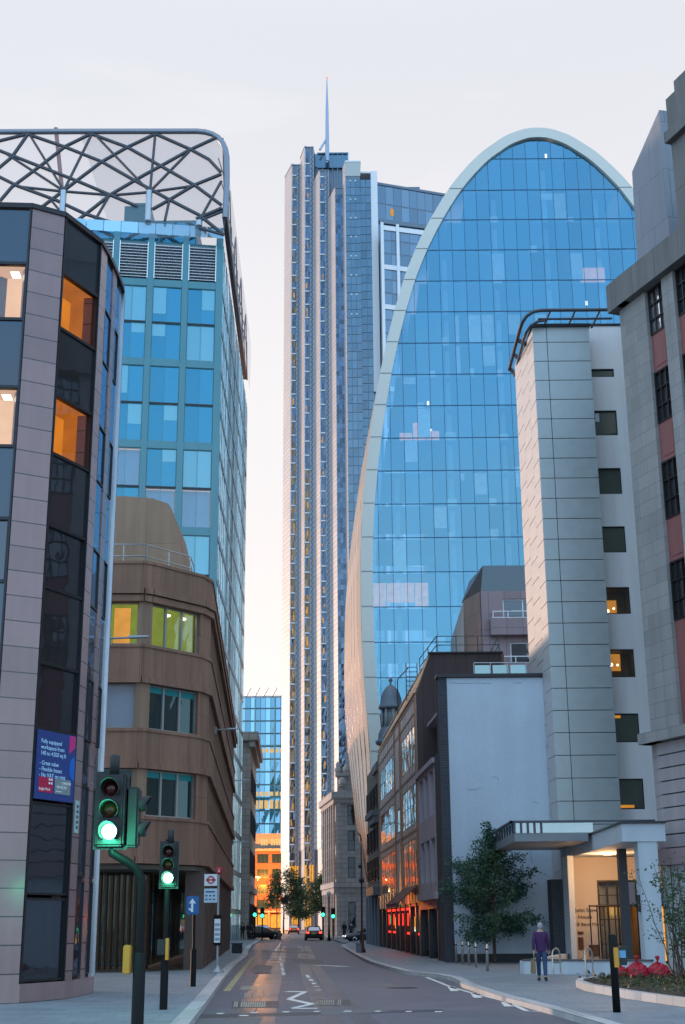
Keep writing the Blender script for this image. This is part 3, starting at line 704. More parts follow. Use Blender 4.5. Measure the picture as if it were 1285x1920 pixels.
# ------------------------------------------------------------------ tall stepped tower with mast
HT_ = thing('stepped_skyscraper', 'very tall stepped skyscraper with white ribbed walls and a needle mast', 'skyscraper', (-3, 325, 0))
hatch = stone('pale_louvre_panel', (.52, .445, .42), rough=.38, var=.1, sc=.3, joint=(40, 1.3), mortar=.11, jcol=(.26, .26, .30), offset=0, streak=.05, bump=0, metal=.1)
hgrid = glass('steel_blue_glass', tint=(.22, .31, .39), refl=.45, base=(.05, .085, .12), wave=.05, var=.25)
hglass = glass('bay_glass', tint=(.20, .28, .40), refl=.38, base=(.02, .03, .045), wave=.08, var=.8)
hbronze = glass('bronze_bay_glass', tint=(.40, .235, .12), refl=.40, base=(.04, .025, .02), wave=.08, var=.8)
hlit = emit('tower_lit', (1.0, .50, .13), .75, .8)
hframe = metal('tower_frame', (.13, .16, .20), .4, .6)
hwhite = metal('tower_white', (.62, .63, .66), .4, .2)
steps = [  # back corner, front-left corner, front-right corner (plan), top, glass kind
 ((-15.75, 339), (-13.45, 332), (-11.1, 332), 206.5, 'b'),
 ((-11.1, 332), (-9.65, 326), (-7.25, 326), 208.4, 'b'),
 ((-7.25, 326), (-5.45, 320), (-3.05, 320), 197.3, 'g'),
 ((-3.05, 320), (-1.25, 314), (.85, 314), 188.4, 'm')]
zf = [3.9 * i for i in range(1, 54)]
for k, (a, b, c, top, kind) in enumerate(steps):
    body = MB(); body.prism([a, b, c, (c[0] + 1.5, 345), (a[0] + .5, 345)], 0, top - .3); body.build('wall', hframe, HT_)
    Fl = Fa(a, b); q = MB(); q.fbox(Fl, 0, Fl.L, -.1, .12, 18, top); q.build('ribbed_wall', hatch, HT_)
    Ff = Fa(b, c); wid = Ff.L
    split = .58 if kind != 'm' else 1.0
    q = MB()
    for z in zf:
        if z + 3.9 > top - .5: break
        for i in range(3):
            for h_ in (0, 1): q.fquad(Ff, wid * split * i / 3, wid * split * (i + 1) / 3 - .05, z + .4 + 1.75 * h_, z + 2.08 + 1.72 * h_, .03, 0 if (kind == 'g' or z > 110) and not (k == 0 and random.random() < .6) else int(random.random() < .8), jit=.05)
    if kind == 'm':
        q = MB(); [q.fquad(Ff, i * .7, i * .7 + .66, z, z + 1.2, .03, 0, jit=.03) for z in [20 + 1.3 * j for j in range(128)] for i in range(3)]
    q.build('bay_glazing', [hglass, hbronze], HT_, recalc=False)
    if kind != 'm':
        q = MB()
        for z in zf:
            if z + 2 > top: break
            q.fbox(Ff, 0, wid * .5, -.1, .25, z, z + .3); 
        q.fbox(Ff, 0, .07, -.1, .24, 0, top - 1); q.build('bay_banding', hwhite, HT_)
        q = MB(); q.fbox(Ff, wid * split, wid * split + .12, 0, .3, 0, top); q.fbox(Ff, wid - .15, wid, 0, .3, 0, top)
        for j in range(140):
            z = 3 + 1.45 * j
            if z + 1.6 > top: break
            q.bar(Ff.p(wid * split + .1, .2, z), Ff.p(wid - .1, .2, z + 1.35), .16, .16)
            q.bar(Ff.p(wid * split + .1, .2, z), Ff.p(wid - .1, .2, z), .12, .12)
        q.build('bracing', metal('bracing_%s' % kind, (.30, .30, .33), .35, .6), HT_)
        q = MB()
        for z in zf:
            if z + 4 > top: break
            if random.random() < (.62 if z < 105 else .2): a_ = random.uniform(.1, .4); q.fquad(Ff, wid * a_ * .8, wid * (a_ * .8 + random.uniform(.06, .20)), z + random.uniform(.5, 1.6), z + random.uniform(1.9, 3.2), .05)
        q.split('lit_window', hlit, HT_)
    q = MB(); q.fbox(Ff, -.1, wid, -1.5, .15, top - .3, top); q.fbox(Fl, 0, Fl.L, -.6, .2, top, top + .25); q.build('coping', hframe, HT_)
q = MB()
for (b_, c_, k_) in ((steps[0][1], steps[0][2], 4), (steps[1][1], steps[1][2], 4), (steps[2][1], steps[2][2], 4), (steps[3][1], steps[3][2], 4)):
    Fb = Fa(b_, c_); [q.fquad(Fb, .1 + j * .55, .5 + j * .55, zz0, zz0 + 4.2, .35) for j in range(4) for zz0 in (.6, 5.4, 10.4) if random.random() < .75]
q.build('lit_lobby', emit('lobby_amber', (1.0, .42, .05), 1.1, .75), HT_, recalc=False)
q = MB(); q.box(-9.6, 2.3, 331, 345, 150, 204.8); q.build('core', hframe, HT_)
q = MB(); q.box(-9.4, 2.3, 330.6, 345, 204.8, 209.0); [q.box(-6.3 + i * 1.4, -6.12 + i * 1.4, 330.3, 330.6, 196, 209.0) for i in range(7)]; q.box(-6.4, 2.3, 330.2, 330.65, 204.3, 204.8); q.box(-6.4, 2.4, 330.2, 330.65, 208.8, 209.2); q.build('crown', hgrid, HT_)
q = MB(); q.box(2.3, 2.6, 330.2, 333, 197, 209); q.box(-9.9, -9.6, 326, 345, 205, 208.6); q.build('crown_post', hwhite, HT_)
# right-hand grid wall
GB = Fa((1.45, 311), (5.3, 311)); GL = Fa((.85, 314), (1.45, 311)); GR = Fa((5.3, 315), (9.9, 315))
q = MB(); q.prism([(.9, 314), (1.5, 311.1), (5.3, 311.1), (5.3, 315.1), (9.85, 315.1), (9.85, 345), (1, 345)], 0, 190); q.build('wall', hframe, HT_)
q = MB(); q.fbox(GL, 0, GL.L, -.05, .12, 15, 194.3); q.build('ribbed_wall', hatch, HT_)
for F, top, nn in ((GB, 190, 3), (GR, 193, 3)):
    q = MB()
    w_ = F.L / nn
    for j in range(78):
        z = 8 + 2.35 * j
        if z + 2.3 > top: break
        for i in range(nn): q.fquad(F, i * w_ + .06, (i + 1) * w_ - .06, z + .05, z + 2.25, .04, jit=.02)
    q.build('grid_glazing', hgrid, HT_, recalc=False)
q = MB(); q.box(1.45, 5.4, 311, 316, 190, 194.2); q.build('lit_box', glass('box_glass', tint=(.7, .66, .6), refl=.4, base=(.25, .18, .12), var=.5), HT_)
for b_ in ((1.35, 5.5, 310.9, 316.2, 194.2, 194.6), (5.3, 9.9, 314.6, 345, 193, 193.5)): q = MB(); q.box(*b_); q.build('coping', hwhite, HT_)
q = MB(); q.box(8.2, 9.95, 314.2, 315, 130, 193.4); q.build('white_edge', hwhite, HT_)
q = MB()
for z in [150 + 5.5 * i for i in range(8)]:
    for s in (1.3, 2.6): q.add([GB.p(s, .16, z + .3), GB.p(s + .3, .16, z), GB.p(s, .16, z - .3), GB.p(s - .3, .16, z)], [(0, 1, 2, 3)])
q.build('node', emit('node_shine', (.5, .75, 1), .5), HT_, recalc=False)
# broad shaft to the right
N0, N1 = (10.0, 318.6), (30, 325.2)
NF = Fa(N0, N1); N2 = Fa((10.2, 308.5), (32, 314.5))
q = MB(); q.prism([N0, N1, (34, 350), (10, 350)], 0, 192); q.box(17, 22, 326, 332, 192, 195.5); q.build('wall', hframe, HT_)
q = MB(); q.prism([(10.2, 308.5), (32, 314.5), (34, 345), (10.2, 345)], 0, 173.6); q.build('wall', hframe, HT_)
pale = glass('shaft_glass', tint=(.28, .36, .44), refl=.5, base=(.07, .09, .12), var=.35, wave=.04)
q = MB()
for z in (174.6, 180.6, 186.4): [q.fquad(NF, i * 2.3 + .05, i * 2.3 + 2.22, z, z + 5.4, .05, jit=.03) for i in range(9)]
q.build('upper_glazing', pale, HT_, recalc=False); q = MB()
for j in range(46):
    z = 170 - 3.75 * j
    for i in range(7): q.fquad(N2, .6 + i * 2.5, 3.0 + i * 2.5, z, z + 3.3, .05, jit=.03)
q.build('glazing', pale, HT_, recalc=False)
q = MB()
for s in (.1, 4.3): q.fbox(N2, s, s + .75, 0, .6, 0, 174.6)
for j in range(13): q.fbox(N2, .5, 14, 0, .35, 172.6 - 11.2 * j, 173.9 - 11.2 * j)
q.build('white_mullion', hwhite, HT_)
q = MB(); q.fbox(NF, 0, NF.L, -1, .3, 191.8, 192.5); q.build('coping', hframe, HT_); q = MB(); q.fbox(N2, 0, N2.L, -.6, .2, 174.6, 175.8); q.build('terrace_rail', hframe, HT_)
q = MB()
for s, w_, z in ((1.0, 2.0, 175.9), (2.4, 1.2, 176.6)): q.fquad(NF, s, s + w_, z, z + 2.6, .12)
q.fquad(NF, 3.6, 4.6, 183, 185.2, .12); q.split('lit_window', hlit, HT_)
q = MB(); q.box(-3.95, -3.25, 327.7, 328.4, 204.5, 209); q.tube([(-3.5, 328, 205), (-3.5, 328, 222), (-3.5, 328, 232)], [.62, .42, .1], 8); q.bar((-5.6, 328, 208.6), (-3.6, 328, 212.3), .5, .5); q.build('mast', metal('mast_steel', (.30, .36, .46), .4, .7), HT_)
q = MB(); q.ball((-3.5, 328, 232.1), .28, 8); q.build('beacon', emit('beacon_red', (1, .15, .08), 1.5), HT_)

# ------------------------------------------------------------------ round-topped glass office
CN = thing('arched_glass_office', 'big blue glass office block with a rounded arch-shaped top and pale rim', 'building', (23, 150, 0))
CYF = 138.0; XC = 23.35
outer = [(0, 3.6), (6, 3.1), (9.8, 2.83), (16, 2.72), (19, 2.62), (24.4, 2.22), (29, 1.98), (33.6, 1.9), (37.3, 1.9), (41, 1.98), (44.8, 2.2), (48.5, 2.56), (52.5, 3.05), (56.3, 3.62), (60.3, 4.32), (64.15, 5.15), (68, 6.1), (72.1, 7.3), (75.6, 8.65), (78.2, 9.85), (80.3, 10.95), (82.3, 12.1), (84.1, 13.25), (86.2, 14.9), (88, 16.6), (89.2, 18.1), (90.2, 19.5), (90.85, 20.95), (91.2, 22.1), (91.3, 23.35)]
def smooth(L, n=3):
    out = []
    for i in range(len(L) - 1):
        p0, p1, p2, p3 = (Vector(L[max(i - 1, 0)]), Vector(L[i]), Vector(L[i + 1]), Vector(L[i + 2] if i + 2 < len(L) else (L[i][0], 2 * L[-1][1] - L[i][1])))
        for k in range(n):
            t = k / n; q = .5 * ((2 * p1) + (p2 - p0) * t + (2 * p0 - 5 * p1 + 4 * p2 - p3) * t * t + (3 * p1 - p0 - 3 * p2 + p3) * t ** 3); out.append((q.x, q.y))
    return out + [L[-1]]
outer = outer[:18] + smooth(outer[17:], 3)[1:]
FWD = 1.27
def off_in(line, d):
    out = []
    for i, (z, x) in enumerate(line):
        a = Vector((line[max(i - 1, 0)][1], line[max(i - 1, 0)][0])); b = Vector((line[min(i + 1, len(line) - 1)][1], line[min(i + 1, len(line) - 1)][0]))
        t = (b - a).normalized()
        if i == len(line) - 1: t = Vector((1, 0))
        n = Vector((t.y, -t.x)); out.append((z + n.y * d, x + n.x * d))
    return out
inner = off_in(outer, FWD)
def full(line, xc=XC): return [(x, z) for z, x in line] + [(2 * xc - x, z) for z, x in line[-2::-1]]
FO, FI = full(outer), full(inner)
rimm = stone('rim_aluminium', (.56, .555, .51), rough=.38, var=.05, sc=.2, streak=.05, bump=0, metal=.15)
q = MB(); n = len(FO)
for i in range(n - 1):
    (x0, z0), (x1, z1), (u1, w1), (u0, w0) = FO[i], FO[i + 1], FI[i + 1], FI[i]
    q.hexa([(x0, CYF - .45, z0), (u0, CYF - .45, w0), (u0, CYF + .5, w0), (x0, CYF + .5, z0), (x1, CYF - .45, z1), (u1, CYF - .45, w1), (u1, CYF + .5, w1), (x1, CYF + .5, z1)])
q.build('rim', rimm, CN)
q = MB()
zl = [87.4, 83.25, 79.4, 75.5, 71.6, 67.75, 63.9, 60.1, 56.35, 52.55, 48.75, 44.95, 41.15, 37.35, 33.55, 29.75, 26.0, 22.2, 18.4, 14.6, 10.8]
def xi(z, line=inner):
    for (za, xa), (zb, xb) in zip(line, line[1:]):
        if za <= z <= zb: return xa + (xb - xa) * (z - za) / max(zb - za, 1e-6)
    return line[-1][1] if z > line[-1][0] else line[0][1]
for z in zl[1::1]:
    a, b = xi(z, outer), xi(z)
    q.bar((a + .05, CYF - .465, z), (b - .03, CYF - .465, z), .05, .07); q.bar((2 * XC - a - .05, CYF - .465, z), (2 * XC - b + .03, CYF - .465, z), .05, .07)
q.build('rim_joint', metal('joint_grey', (.16, .17, .18), .5, .2), CN)
# glazing floor by floor, clipped to the arch
cglass = glass('sky_blue_glass', tint=(.19, .43, .58), refl=.50, base=(.05, .19, .32), trans=.72, wave=.07, var=.15, tcol=(.72, .88, 1.0))
zz_ = [inner[-1][0]] + zl + [6.5]
mull = MB()
def clip(poly, f):
    out = []
    for i in range(len(poly)):
        a, b = poly[i], poly[(i + 1) % len(poly)]; fa, fb = f(a), f(b)
        if fa >= 0: out.append(a)
        if (fa >= 0) != (fb >= 0): t = fa / (fa - fb); out.append((a[0] + (b[0] - a[0]) * t, a[1] + (b[1] - a[1]) * t))
    return out
PW = 1.5
for k in range(len(zz_) - 1):
    zt, zb = zz_[k], zz_[k + 1]
    q = MB()
    xs = min(xi(zb), xi((zb + zt) / 2), xi(zt)) if zt < inner[-1][0] else xi(zb)
    i0 = int(math.floor((xs - XC) / PW)) - 1
    sub = [zb + (zt - zb) * j / 4 for j in range(5)]
    for i in range(i0, -i0):
        xa, xb = XC + i * PW, XC + (i + 1) * PW
        poly = [(xa + .03, zb + .05), (xb - .03, zb + .05), (xb - .03, zt - .05), (xa + .03, zt - .05)]
        for za, zc in zip(sub, sub[1:]):
            x0, x1 = xi(za), xi(min(zc, inner[-1][0]))
            if abs(x1 - x0) < 1e-6: x1 = x0 + 1e-4
            sl_ = (x1 - x0) / (zc - za)
            g0 = lambda p, x0=x0, za=za, s=sl_: (p[0] - (x0 + s * (p[1] - za)))
            g1 = lambda p, x0=x0, za=za, s=sl_: ((2 * XC - x0 - s * (p[1] - za)) - p[0])
            # the arch side is convex: clip by each chord
            poly = clip(poly, g0) if poly else poly; poly = clip(poly, g1) if poly else poly
        if len(poly) >= 3:
            j = [random.uniform(-.012, .012) for _ in range(4)]
            q.add([(x, CYF + j[n_ % 4], z) for n_, (x, z) in enumerate(poly)], [tuple(range(len(poly)))])
            xm = max(xi(zb), xi(zt) if zt < 90 else xi(zb))
            if xi(zb) < xa < 2 * XC - xi(zb):
                top = zt
                while top > zb + .2 and not (xi(top) < xa < 2 * XC - xi(top)): top -= .1
                mull.box(xa - .022, xa + .022, CYF - .03, CYF + .05, zb, top)
    q.build('glass_storey', cglass, CN, recalc=False)
    if zb > 7:
        a = xi(zb); mull.box(a, 2 * XC - a, CYF - .05, CYF + .05, zb - .045, zb + .045)
mull.build('mullion_grid', metal('mullion_blue', (.03, .10, .19), .4, .3), CN)
# interior seen through the glass
q = MB()
for z in zl: a = xi(z) + .5; q.box(a, 2 * XC - a, CYF + .5, CYF + 11, z - .22, z - .08)
q.build('floor_slab', stone('slab_blue', (.42, .56, .68), var=.1, streak=0), CN)
q = MB(); q.box(10, 36, CYF + 11, CYF + 24, 0, 74); q.box(15, 31, CYF + 11, CYF + 20, 74, 84); q.build('core', stone('core_grey', (.13, .25, .38), var=.4, streak=0), CN)
q = MB()
for z in zl[1:-2]:
    for k in range(7):
        x = XC + (k - 3) * 6 + .4
        if xi(z + 3.7) + 1.5 < x < 2 * XC - xi(z + 3.7) - 1.5: q.box(x, x + .5, CYF + 1.4, CYF + 1.9, z, z + 3.4)
q.build('column', stone('column_white', (.9, .9, .88), var=.04, streak=0), CN)
q = MB(); random.seed(23)
for k, z in enumerate(zl[2:-2]):
    for i in range(-14, 6):
        x = XC + i * PW
        if x < xi(z) + 1 or x < xi(z + 3.6) + .5: continue
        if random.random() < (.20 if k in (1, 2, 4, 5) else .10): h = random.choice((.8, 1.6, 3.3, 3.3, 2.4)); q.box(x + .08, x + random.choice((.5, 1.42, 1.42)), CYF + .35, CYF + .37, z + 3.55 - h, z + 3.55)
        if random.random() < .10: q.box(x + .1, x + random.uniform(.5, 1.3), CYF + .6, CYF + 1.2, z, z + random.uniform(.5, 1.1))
q.build('blind', emit('glowing_blind', (.55, .78, .92), .42, .7), CN)  # room light from behind is put into the blinds as their own glow
lampi = emit('office_glow', (1.0, .74, .50), 3.0); q = MB()
def inside(px, py, dy=1.5): return D(px, py, CYF + dy)
for px, py in [(1100, 568), (803, 756), (1024, 292), (808, 808)]:
    x, y, z = inside(px, py); q.box(x - .12, x + .12, y, y + .12, z - .25, z + .25)
q.build('desk_lamp', lampi, CN)
q = MB()                                          # pale lit meeting room on a lower floor
z = 33.7; [q.box(3.2 + 1.5 * j, 4.62 + 1.5 * j, CYF + 1.2, CYF + 1.25, z + .1 + (.5 if j in (1, 2) else 0), z + 2.75) for j in range(4)]; z = 52.6; [q.box(6.4 + 1.5 * j, 7.8 + 1.5 * j, CYF + 1.2, CYF + 1.25, z + .1, z + (1.0, 2.2, 1.2)[j]) for j in range(3)]; z = 71.65; q.box(27.6, 30.4, CYF + 1.0, CYF + 1.05, z + .1, z + 2.0)
q.build('lit_wall', emit('peach_glow', (1.0, .42, .17), 1.25, .75), CN)
# outer shell running back along the street
bk = [(0, D(694, 1700, 166)[0] + .3)] + [(D(px, py, 166)[2], D(px, py, 166)[0]) for px, py in [(688, 1650), (682, 1610), (675, 1577), (667, 1533), (659.5, 1468), (651, 1390), (646.5, 1310), (646, 1250), (648, 1140), (657, 1040), (672, 940), (692, 860), (712, 780), (736, 690), (765, 600)]]
def xb_(z):
    for (za, xa), (zb, xc_) in zip(bk, bk[1:]):
        if za <= z <= zb: return xa + (xc_ - xa) * (z - za) / (zb - za)
    return None
zs_ = [0, 5, 10, 14, 18, 22, 26, 30, 34, 38, 42, 46, 50, 54, 58, 62, 66, 70, 74]
shellm = metal('bronze_shell', (.235, .115, .055), .25, .95, var=.10)
q = MB(); NS = 7
for j in range(NS):
    if 1:
        t0, t1 = j / NS, (j + 1) / NS
        def P_(z, t):
            x0 = xi(z, outer); x1 = xb_(z); x1 = x0 if x1 is None else x1
            bulge = math.sin(math.pi * t) * .25 + abs(math.sin(math.pi * t * NS)) * .05
            return (x0 + (x1 - x0) * t - bulge, CYF + .45 + 27.5 * t, z)
        zf_ = [74 * i / 74 for i in range(75)]; tt_ = (t0, (t0 + t1) / 2, t1)
        q.add([P_(z, t) for z in zf_ for t in tt_], [(i * 3 + k, i * 3 + k + 1, i * 3 + k + 4, i * 3 + k + 3) for i in range(74) for k in (0, 1)], 0, True)
q.build('bronze_wall', shellm, CN, recalc=False)
q = MB()
for j in range(NS + 1):
    t = j / NS; q.tube([P_(z, t) for z in zs_], .04, 5)
q.build('wall_rib', metal('rib_bronze', (.46, .29, .18), .35, .8), CN)
q = MB(); F2 = [(x, z) for x, z in FO]
for i in range(n // 2, n - 1): (x0, z0), (x1, z1) = FO[i], FO[i + 1]; q.quad((x0, CYF + .5, z0), (x0, CYF + 28, z0), (x1, CYF + 28, z1), (x1, CYF + .5, z1))
for i in range(16, n // 2): (x0, z0), (x1, z1) = FO[i], FO[i + 1]; q.quad((x0, CYF + .5, z0), (x0 + 2, CYF + 28, z0), (x1 + 2, CYF + 28, z1), (x1, CYF + .5, z1))
q.build('roof_shell', shellm, CN, recalc=False)

# ------------------------------------------------------------------ far end of the street
GT_ = thing('distant_glass_office', 'distant blue glass office between the brown office and the tall tower', 'building', (-24, 402, 0))
dF = Fa((-46, 400), (-8, 400)); q = MB(); q.box(-46, -8, 400.3, 430, 0, 66.5); q.build('wall', tealf, GT_)
dg = glass('distant_glass', tint=(.30, .58, .80), refl=.55, base=(.03, .14, .2), var=.6, wave=.05)
for j in range(11):
    z = 25.5 + 3.75 * j; q = MB(); [q.fquad(dF, i * 1.5 + .06, i * 1.5 + 1.44, z + .25, z + 3.55, .05, jit=.04) for i in range(25)]; q.build('glass_storey', dg, GT_, recalc=False)
q = MB(); [q.fbox(dF, i * 6 + 1.2, i * 6 + 1.6, 0, .4, 24, 66) for i in range(7)]; [q.fbox(dF, 0, 38, 0, .3, z - .15, z + .2) for z in (36.8, 48.1, 52)]; q.build('frame', metal('teal_frame_far', (.10, .26, .30), .4, .3), GT_)
q = MB()
for k, (z, st) in enumerate(((36.9, .8), (49.5, .6), (33.2, .7))): [q.fquad(dF, 16.2 + i * 1.5 + .2, 16.2 + i * 1.5 + 1.3, z + .4, z + (1.6 if k < 2 else 2.8), .1) for i in range(9) if random.random() < .85]
q.split('lit_window', emit('far_amber', (1.0, .66, .26), .8, .6), GT_)
q = MB(); [q.bar((-45 + i * 2.6, 399.5, 66.6), (-43.4 + i * 2.6, 396, 68.6), .3, .3) for i in range(14)]; q.box(-46, -8, 399.6, 400.4, 66.3, 66.8); q.build('roof_fin', metal('fin_far', (.35, .42, .46), .4, .4), GT_)
BRK = thing('red_brick_building', 'low red brick building at the end of the street, lit orange by street lamps', 'building', (-24, 380, 0))
redb = stone('red_brick', (.30, .095, .055), rough=.85, var=.2, sc=.6, joint=(.9, .3), mortar=.02, bump=0)
rF = Fa((-46, 380), (-8, 380)); hol = []
for i in range(9):
    for z in (5.2, 9.2, 13.3, 17.3): hol.append((1.2 + i * 4.1, 4.4 + i * 4.1, z, z + 2.5))
q = MB(); q.wall(rF, 0, 38, 4.4, 20.6, hol, -.5, 0); q.box(-46, -8, 380.6, 395, 0, 20.6); q.build('wall', redb, BRK)
bst_ = stone('band_stone', (.33, .25, .2))
q = MB(); q.fbox(rF, 0, 38, -.6, .25, 20.6, 21.2); q.build('cornice', bst_, BRK); q = MB(); q.fbox(rF, 0, 38, -.2, .3, 4.3, 4.8); q.build('string_course', bst_, BRK); q = MB(); q.fbox(rF, 0, 38, -6, -2, 21.2, 24.8); q.fbox(rF, 0, 38, -6.2, -1.8, 24.8, 25.4); q.build('attic', bst_, BRK)
for h in hol: window(BRK, rF, h[0], h[1], h[2], h[3], -.3, bglass, frame_dk, fw=.12, dep=.12, nx=3)
q = MB(); [q.fquad(rF, 17 + i * .7, 17.5 + i * .7, 22.2, 24.0, -1.9) for i in range(16) if random.random() < .8]; q.split('lit_window', emit('far_warm', (1., .62, .25), 1.0, .5), BRK)
for i in range(9):
    q = MB(); s = 1 + i * 4.1; q.fquad(rF, s, s + 3.2, .3, 3.7, -.2); q.build('shopfront', emit('shop_amber', (1.0, .42, .06), 1.3, .7), BRK, recalc=False)
q = MB(); [q.fbox(rF, .2 + i * 4.1, .8 + i * 4.1, -.2, .2, 0, 4.3) for i in range(10)]; q.build('shop_pier', stone('shop_pier', (.36, .2, .1)), BRK)

CO = thing('corniced_stone_building', 'narrow strip of pale stone building with a heavy cornice beyond the teal office', 'building', (-11, 160, 0))
palest = stone('pale_stone', (.46, .38, .33), rough=.8, var=.2, joint=(1.6, .7), mortar=.02, streak=.35)
cF = Fa((-10.7, 154), (-11.5, 176)); cE = Fa((-10.7, 154), (-16, 154.4)); q = MB(); q.prism([(-10.7, 154), (-11.5, 176), (-30, 176), (-30, 154)], 0, 21.6); q.build('wall', palest, CO)
q = MB(); q.fbox(cF, -.8, cF.L, -.2, .85, 21.6, 22.6); q.fbox(cF, -.5, cF.L, -.2, .5, 20.9, 21.6); q.fbox(cE, -.8, 5, -.2, .8, 21.6, 22.6); q.build('cornice', palest, CO); q = MB(); q.fbox(cF, 0, cF.L, -.2, .3, 5, 5.7); q.build('string_course', palest, CO)
for i in range(5):
    for z in (1.2, 7, 11.5, 16): window(CO, cF, 1.5 + i * 4.1, 3.3 + i * 4.1, z, z + 2.6, .02, bglass, frame_dk, fw=.08, dep=.08)

voidg = glass('unlit_glass', tint=(.3, .35, .4), refl=.04, base=(.012, .013, .016))
PS = thing('pale_stone_corner_building', 'pale stone corner building with dark sash windows beyond the bronze wall', 'building', (2, 180, 0))
sF = Fa((-1.2, 180), (12, 180)); sL = Fa((-1.2, 180), (-3.2, 196)); ps = stone('portland_stone', (.50, .435, .41), rough=.8, var=.2, joint=(1.4, .6), mortar=.02, streak=.35)
hol = []
for s in (1.55, 4.5, 7.4, 10.2):
    for z in (1.0, 7.2, 10.6, 13.9): hol.append((s, s + .95, z, z + (3.2 if z < 2 else 2.6)))
q = MB(); q.wall(sF, 0, 13, 0, 18.2, hol, -.5, 0); q.fbox(sF, 1.4, 13, -3, -.9, 18.2, 26.5); q.prism([(-1.0, 180.6), (12, 180.6), (12, 196), (-3, 196)], 0, 18.2); q.build('wall', ps, PS)
for grp_, nm_ in ((((17.3, .9, .6), (16.7, .6, .3)), 'cornice'), (((6.0, .7, .35), (5.3, .7, .15)), 'string_course')):
    q = MB()
    for z, h, d in grp_: q.fbox(sF, -.3, 13, -.2, d, z, z + h); q.fbox(sL, -.3, sL.L, -.2, d, z, z + h)
    q.build(nm_, ps, PS)
for h in hol: window(PS, sF, *h, -.35, voidg, frame_dk, fw=.07, dep=.08, nz=2)
for i in range(6):
    for za, zb in ((6.7, 16.7), (0, 5.3)): s = 1 + i * 2.5; q = MB(); q.fbox(sL, s, s + .5, 0, .25, za, zb); q.build('pilaster', ps, PS)
for za, zb in ((6.7, 16.7), (0, 5.3)): q = MB(); q.fbox(sF, .1, .65, 0, .25, za, zb); q.build('pilaster', ps, PS)
for i in range(5):
    for z in (7.2, 11.6): window(PS, sL, 1.8 + i * 2.5, 3.1 + i * 2.5, z, z + 3, .02, bglass, frame_dk, fw=.08, dep=.08)
q = MB(); q.box(-1.0, .3, 180.5, 182, 18.2, 20.3); q.box(-1.25, .55, 180.2, 182.2, 20.3, 20.7); q.lathe((-.9, 181, 20.7), [(.3, 0), (.5, .5), (.25, .9), (.35, 1.2), (.05, 1.6)], 10); q.lathe((.15, 181, 20.7), [(.3, 0), (.5, .5), (.25, .9), (.05, 1.2)], 10)
q.lathe((-.35, 180.4, 18.9), [(.45, 0), (.45, 1.0), (.05, 1.3)], 10); q.build('attic_aedicule', ps, PS)
for a, b, top, z0 in (((6, 205), (26, 205), 30, 0), ((-75, 400), (-47, 400), 42, 0)):
    pass
# ------------------------------------------------------------------ right side of the street
RF = Fa((4.52, 62.2), (4.52 - .0507 * 40, 62.2 + 39.95))
# copper-framed glass shop building
RU = thing('copper_framed_building', 'old shop building of copper framed windows and pinkish panels under a sloping metal roof', 'building', RF.p(20, -1, 0))
cop = metal('copper_frame', (.30, .15, .085), .42, .6, var=.15)
pkp = stone('pink_panel', (.62, .50, .47), rough=.38, var=.15, joint=(1.45, 3.2), mortar=.012, offset=0, streak=.2, bump=.03)
goldg = glass('gold_glass', tint=(1.0, .86, .76), refl=.7, base=(.06, .045, .04), wave=.14, var=.5)
darkw = stone('dark_brown_render', (.085, .058, .058), rough=.8, var=.25, joint=(.62, 8), mortar=.01, offset=0, streak=.25)
S0, S1 = 11.15, 39.4
bays = [(12.2, 20.3), (25.5, 37.5)]; zw = [(3.62, 6.12), (6.87, 9.06), (10.07, 12.22)]
hol = [(a, b, z0, z1) for a, b in bays for z0, z1 in zw] + [(21.6, 24.2, z0 + .1, z0 + 1.6) for z0, z1 in zw[1:2]]
q = MB(); q.wall(RF, S0, S1, 2.72, 13.7, hol, -.35, 0); q.build('facade_panel', pkp, RU)
q = MB(); q.prism([RF.p(S0, -.36, 0)[:2], RF.p(S1, -.36, 0)[:2], RF.p(S1, -7, 0)[:2], (9.0, 73.35)], 3.0, 13.6); q.build('wall', darkw, RU)
for a, b in bays:
    n_ = 5 if a < 20 else 7
    for z0, z1 in zw:
        window(RU, RF, a, b, z0, z1, -.035, goldg, cop, fw=.065, dep=.03, nx=n_, nz=2 if z0 > 4 else 1, jit=.012)
    q = MB()
    for i in range(n_ + 1): s = a + (b - a) * i / n_; q.fbox(RF, s - .035, s + .035, .003, .016, 2.75, 13.6)
    q.build('copper_fin', cop, RU)
window(RU, RF, 21.6, 24.2, zw[1][0] + .1, zw[1][0] + 1.6, -.03, goldg, cop, fw=.1, dep=.03, nx=2)
q = MB()
for z in (6.45, 9.5, 12.75, 13.55): q.fbox(RF, S0, S1, .002, .03, z, z + .14)
for s in (S0 + .02, 21.0, 24.9, 38.4): q.fbox(RF, s, s + .12, .01, .09, 2.72, 13.55)
q.build('copper_band', cop, RU)
# sloping roof with slats, gable wall, roof rail and ladder
q = MB(); ra = [RF.p(S0, 0, 13.7), RF.p(S0, -.85, 16.0)]; rb = [RF.p(S1, 0, 13.7), RF.p(S1, -.85, 15.2)]
q.hexa([RF.p(S0, 0, 13.7), RF.p(S1, 0, 13.7), RF.p(S1, -5, 13.7), RF.p(S0, -5, 13.7), RF.p(S0, -.85, 16.0), RF.p(S1, -.85, 15.4), RF.p(S1, -5, 15.4), RF.p(S0, -5, 16.0)]); q.build('sloping_roof', metal('roof_copper', (.30, .17, .10), .5, .5, var=.3), RU)
q = MB()
for i in range(48):
    s = S0 + .1 + i * .58; q.bar(RF.p(s, .08, 13.8), RF.p(s + .9 * (i % 2), -.72, 15.75 - i * .012), .07, .09)
for z, d in ((14.1, -.08), (15.2, -.5)): q.bar(RF.p(S0, d + .05, z), RF.p(S1, d + .05, z - .1), .08, .08)
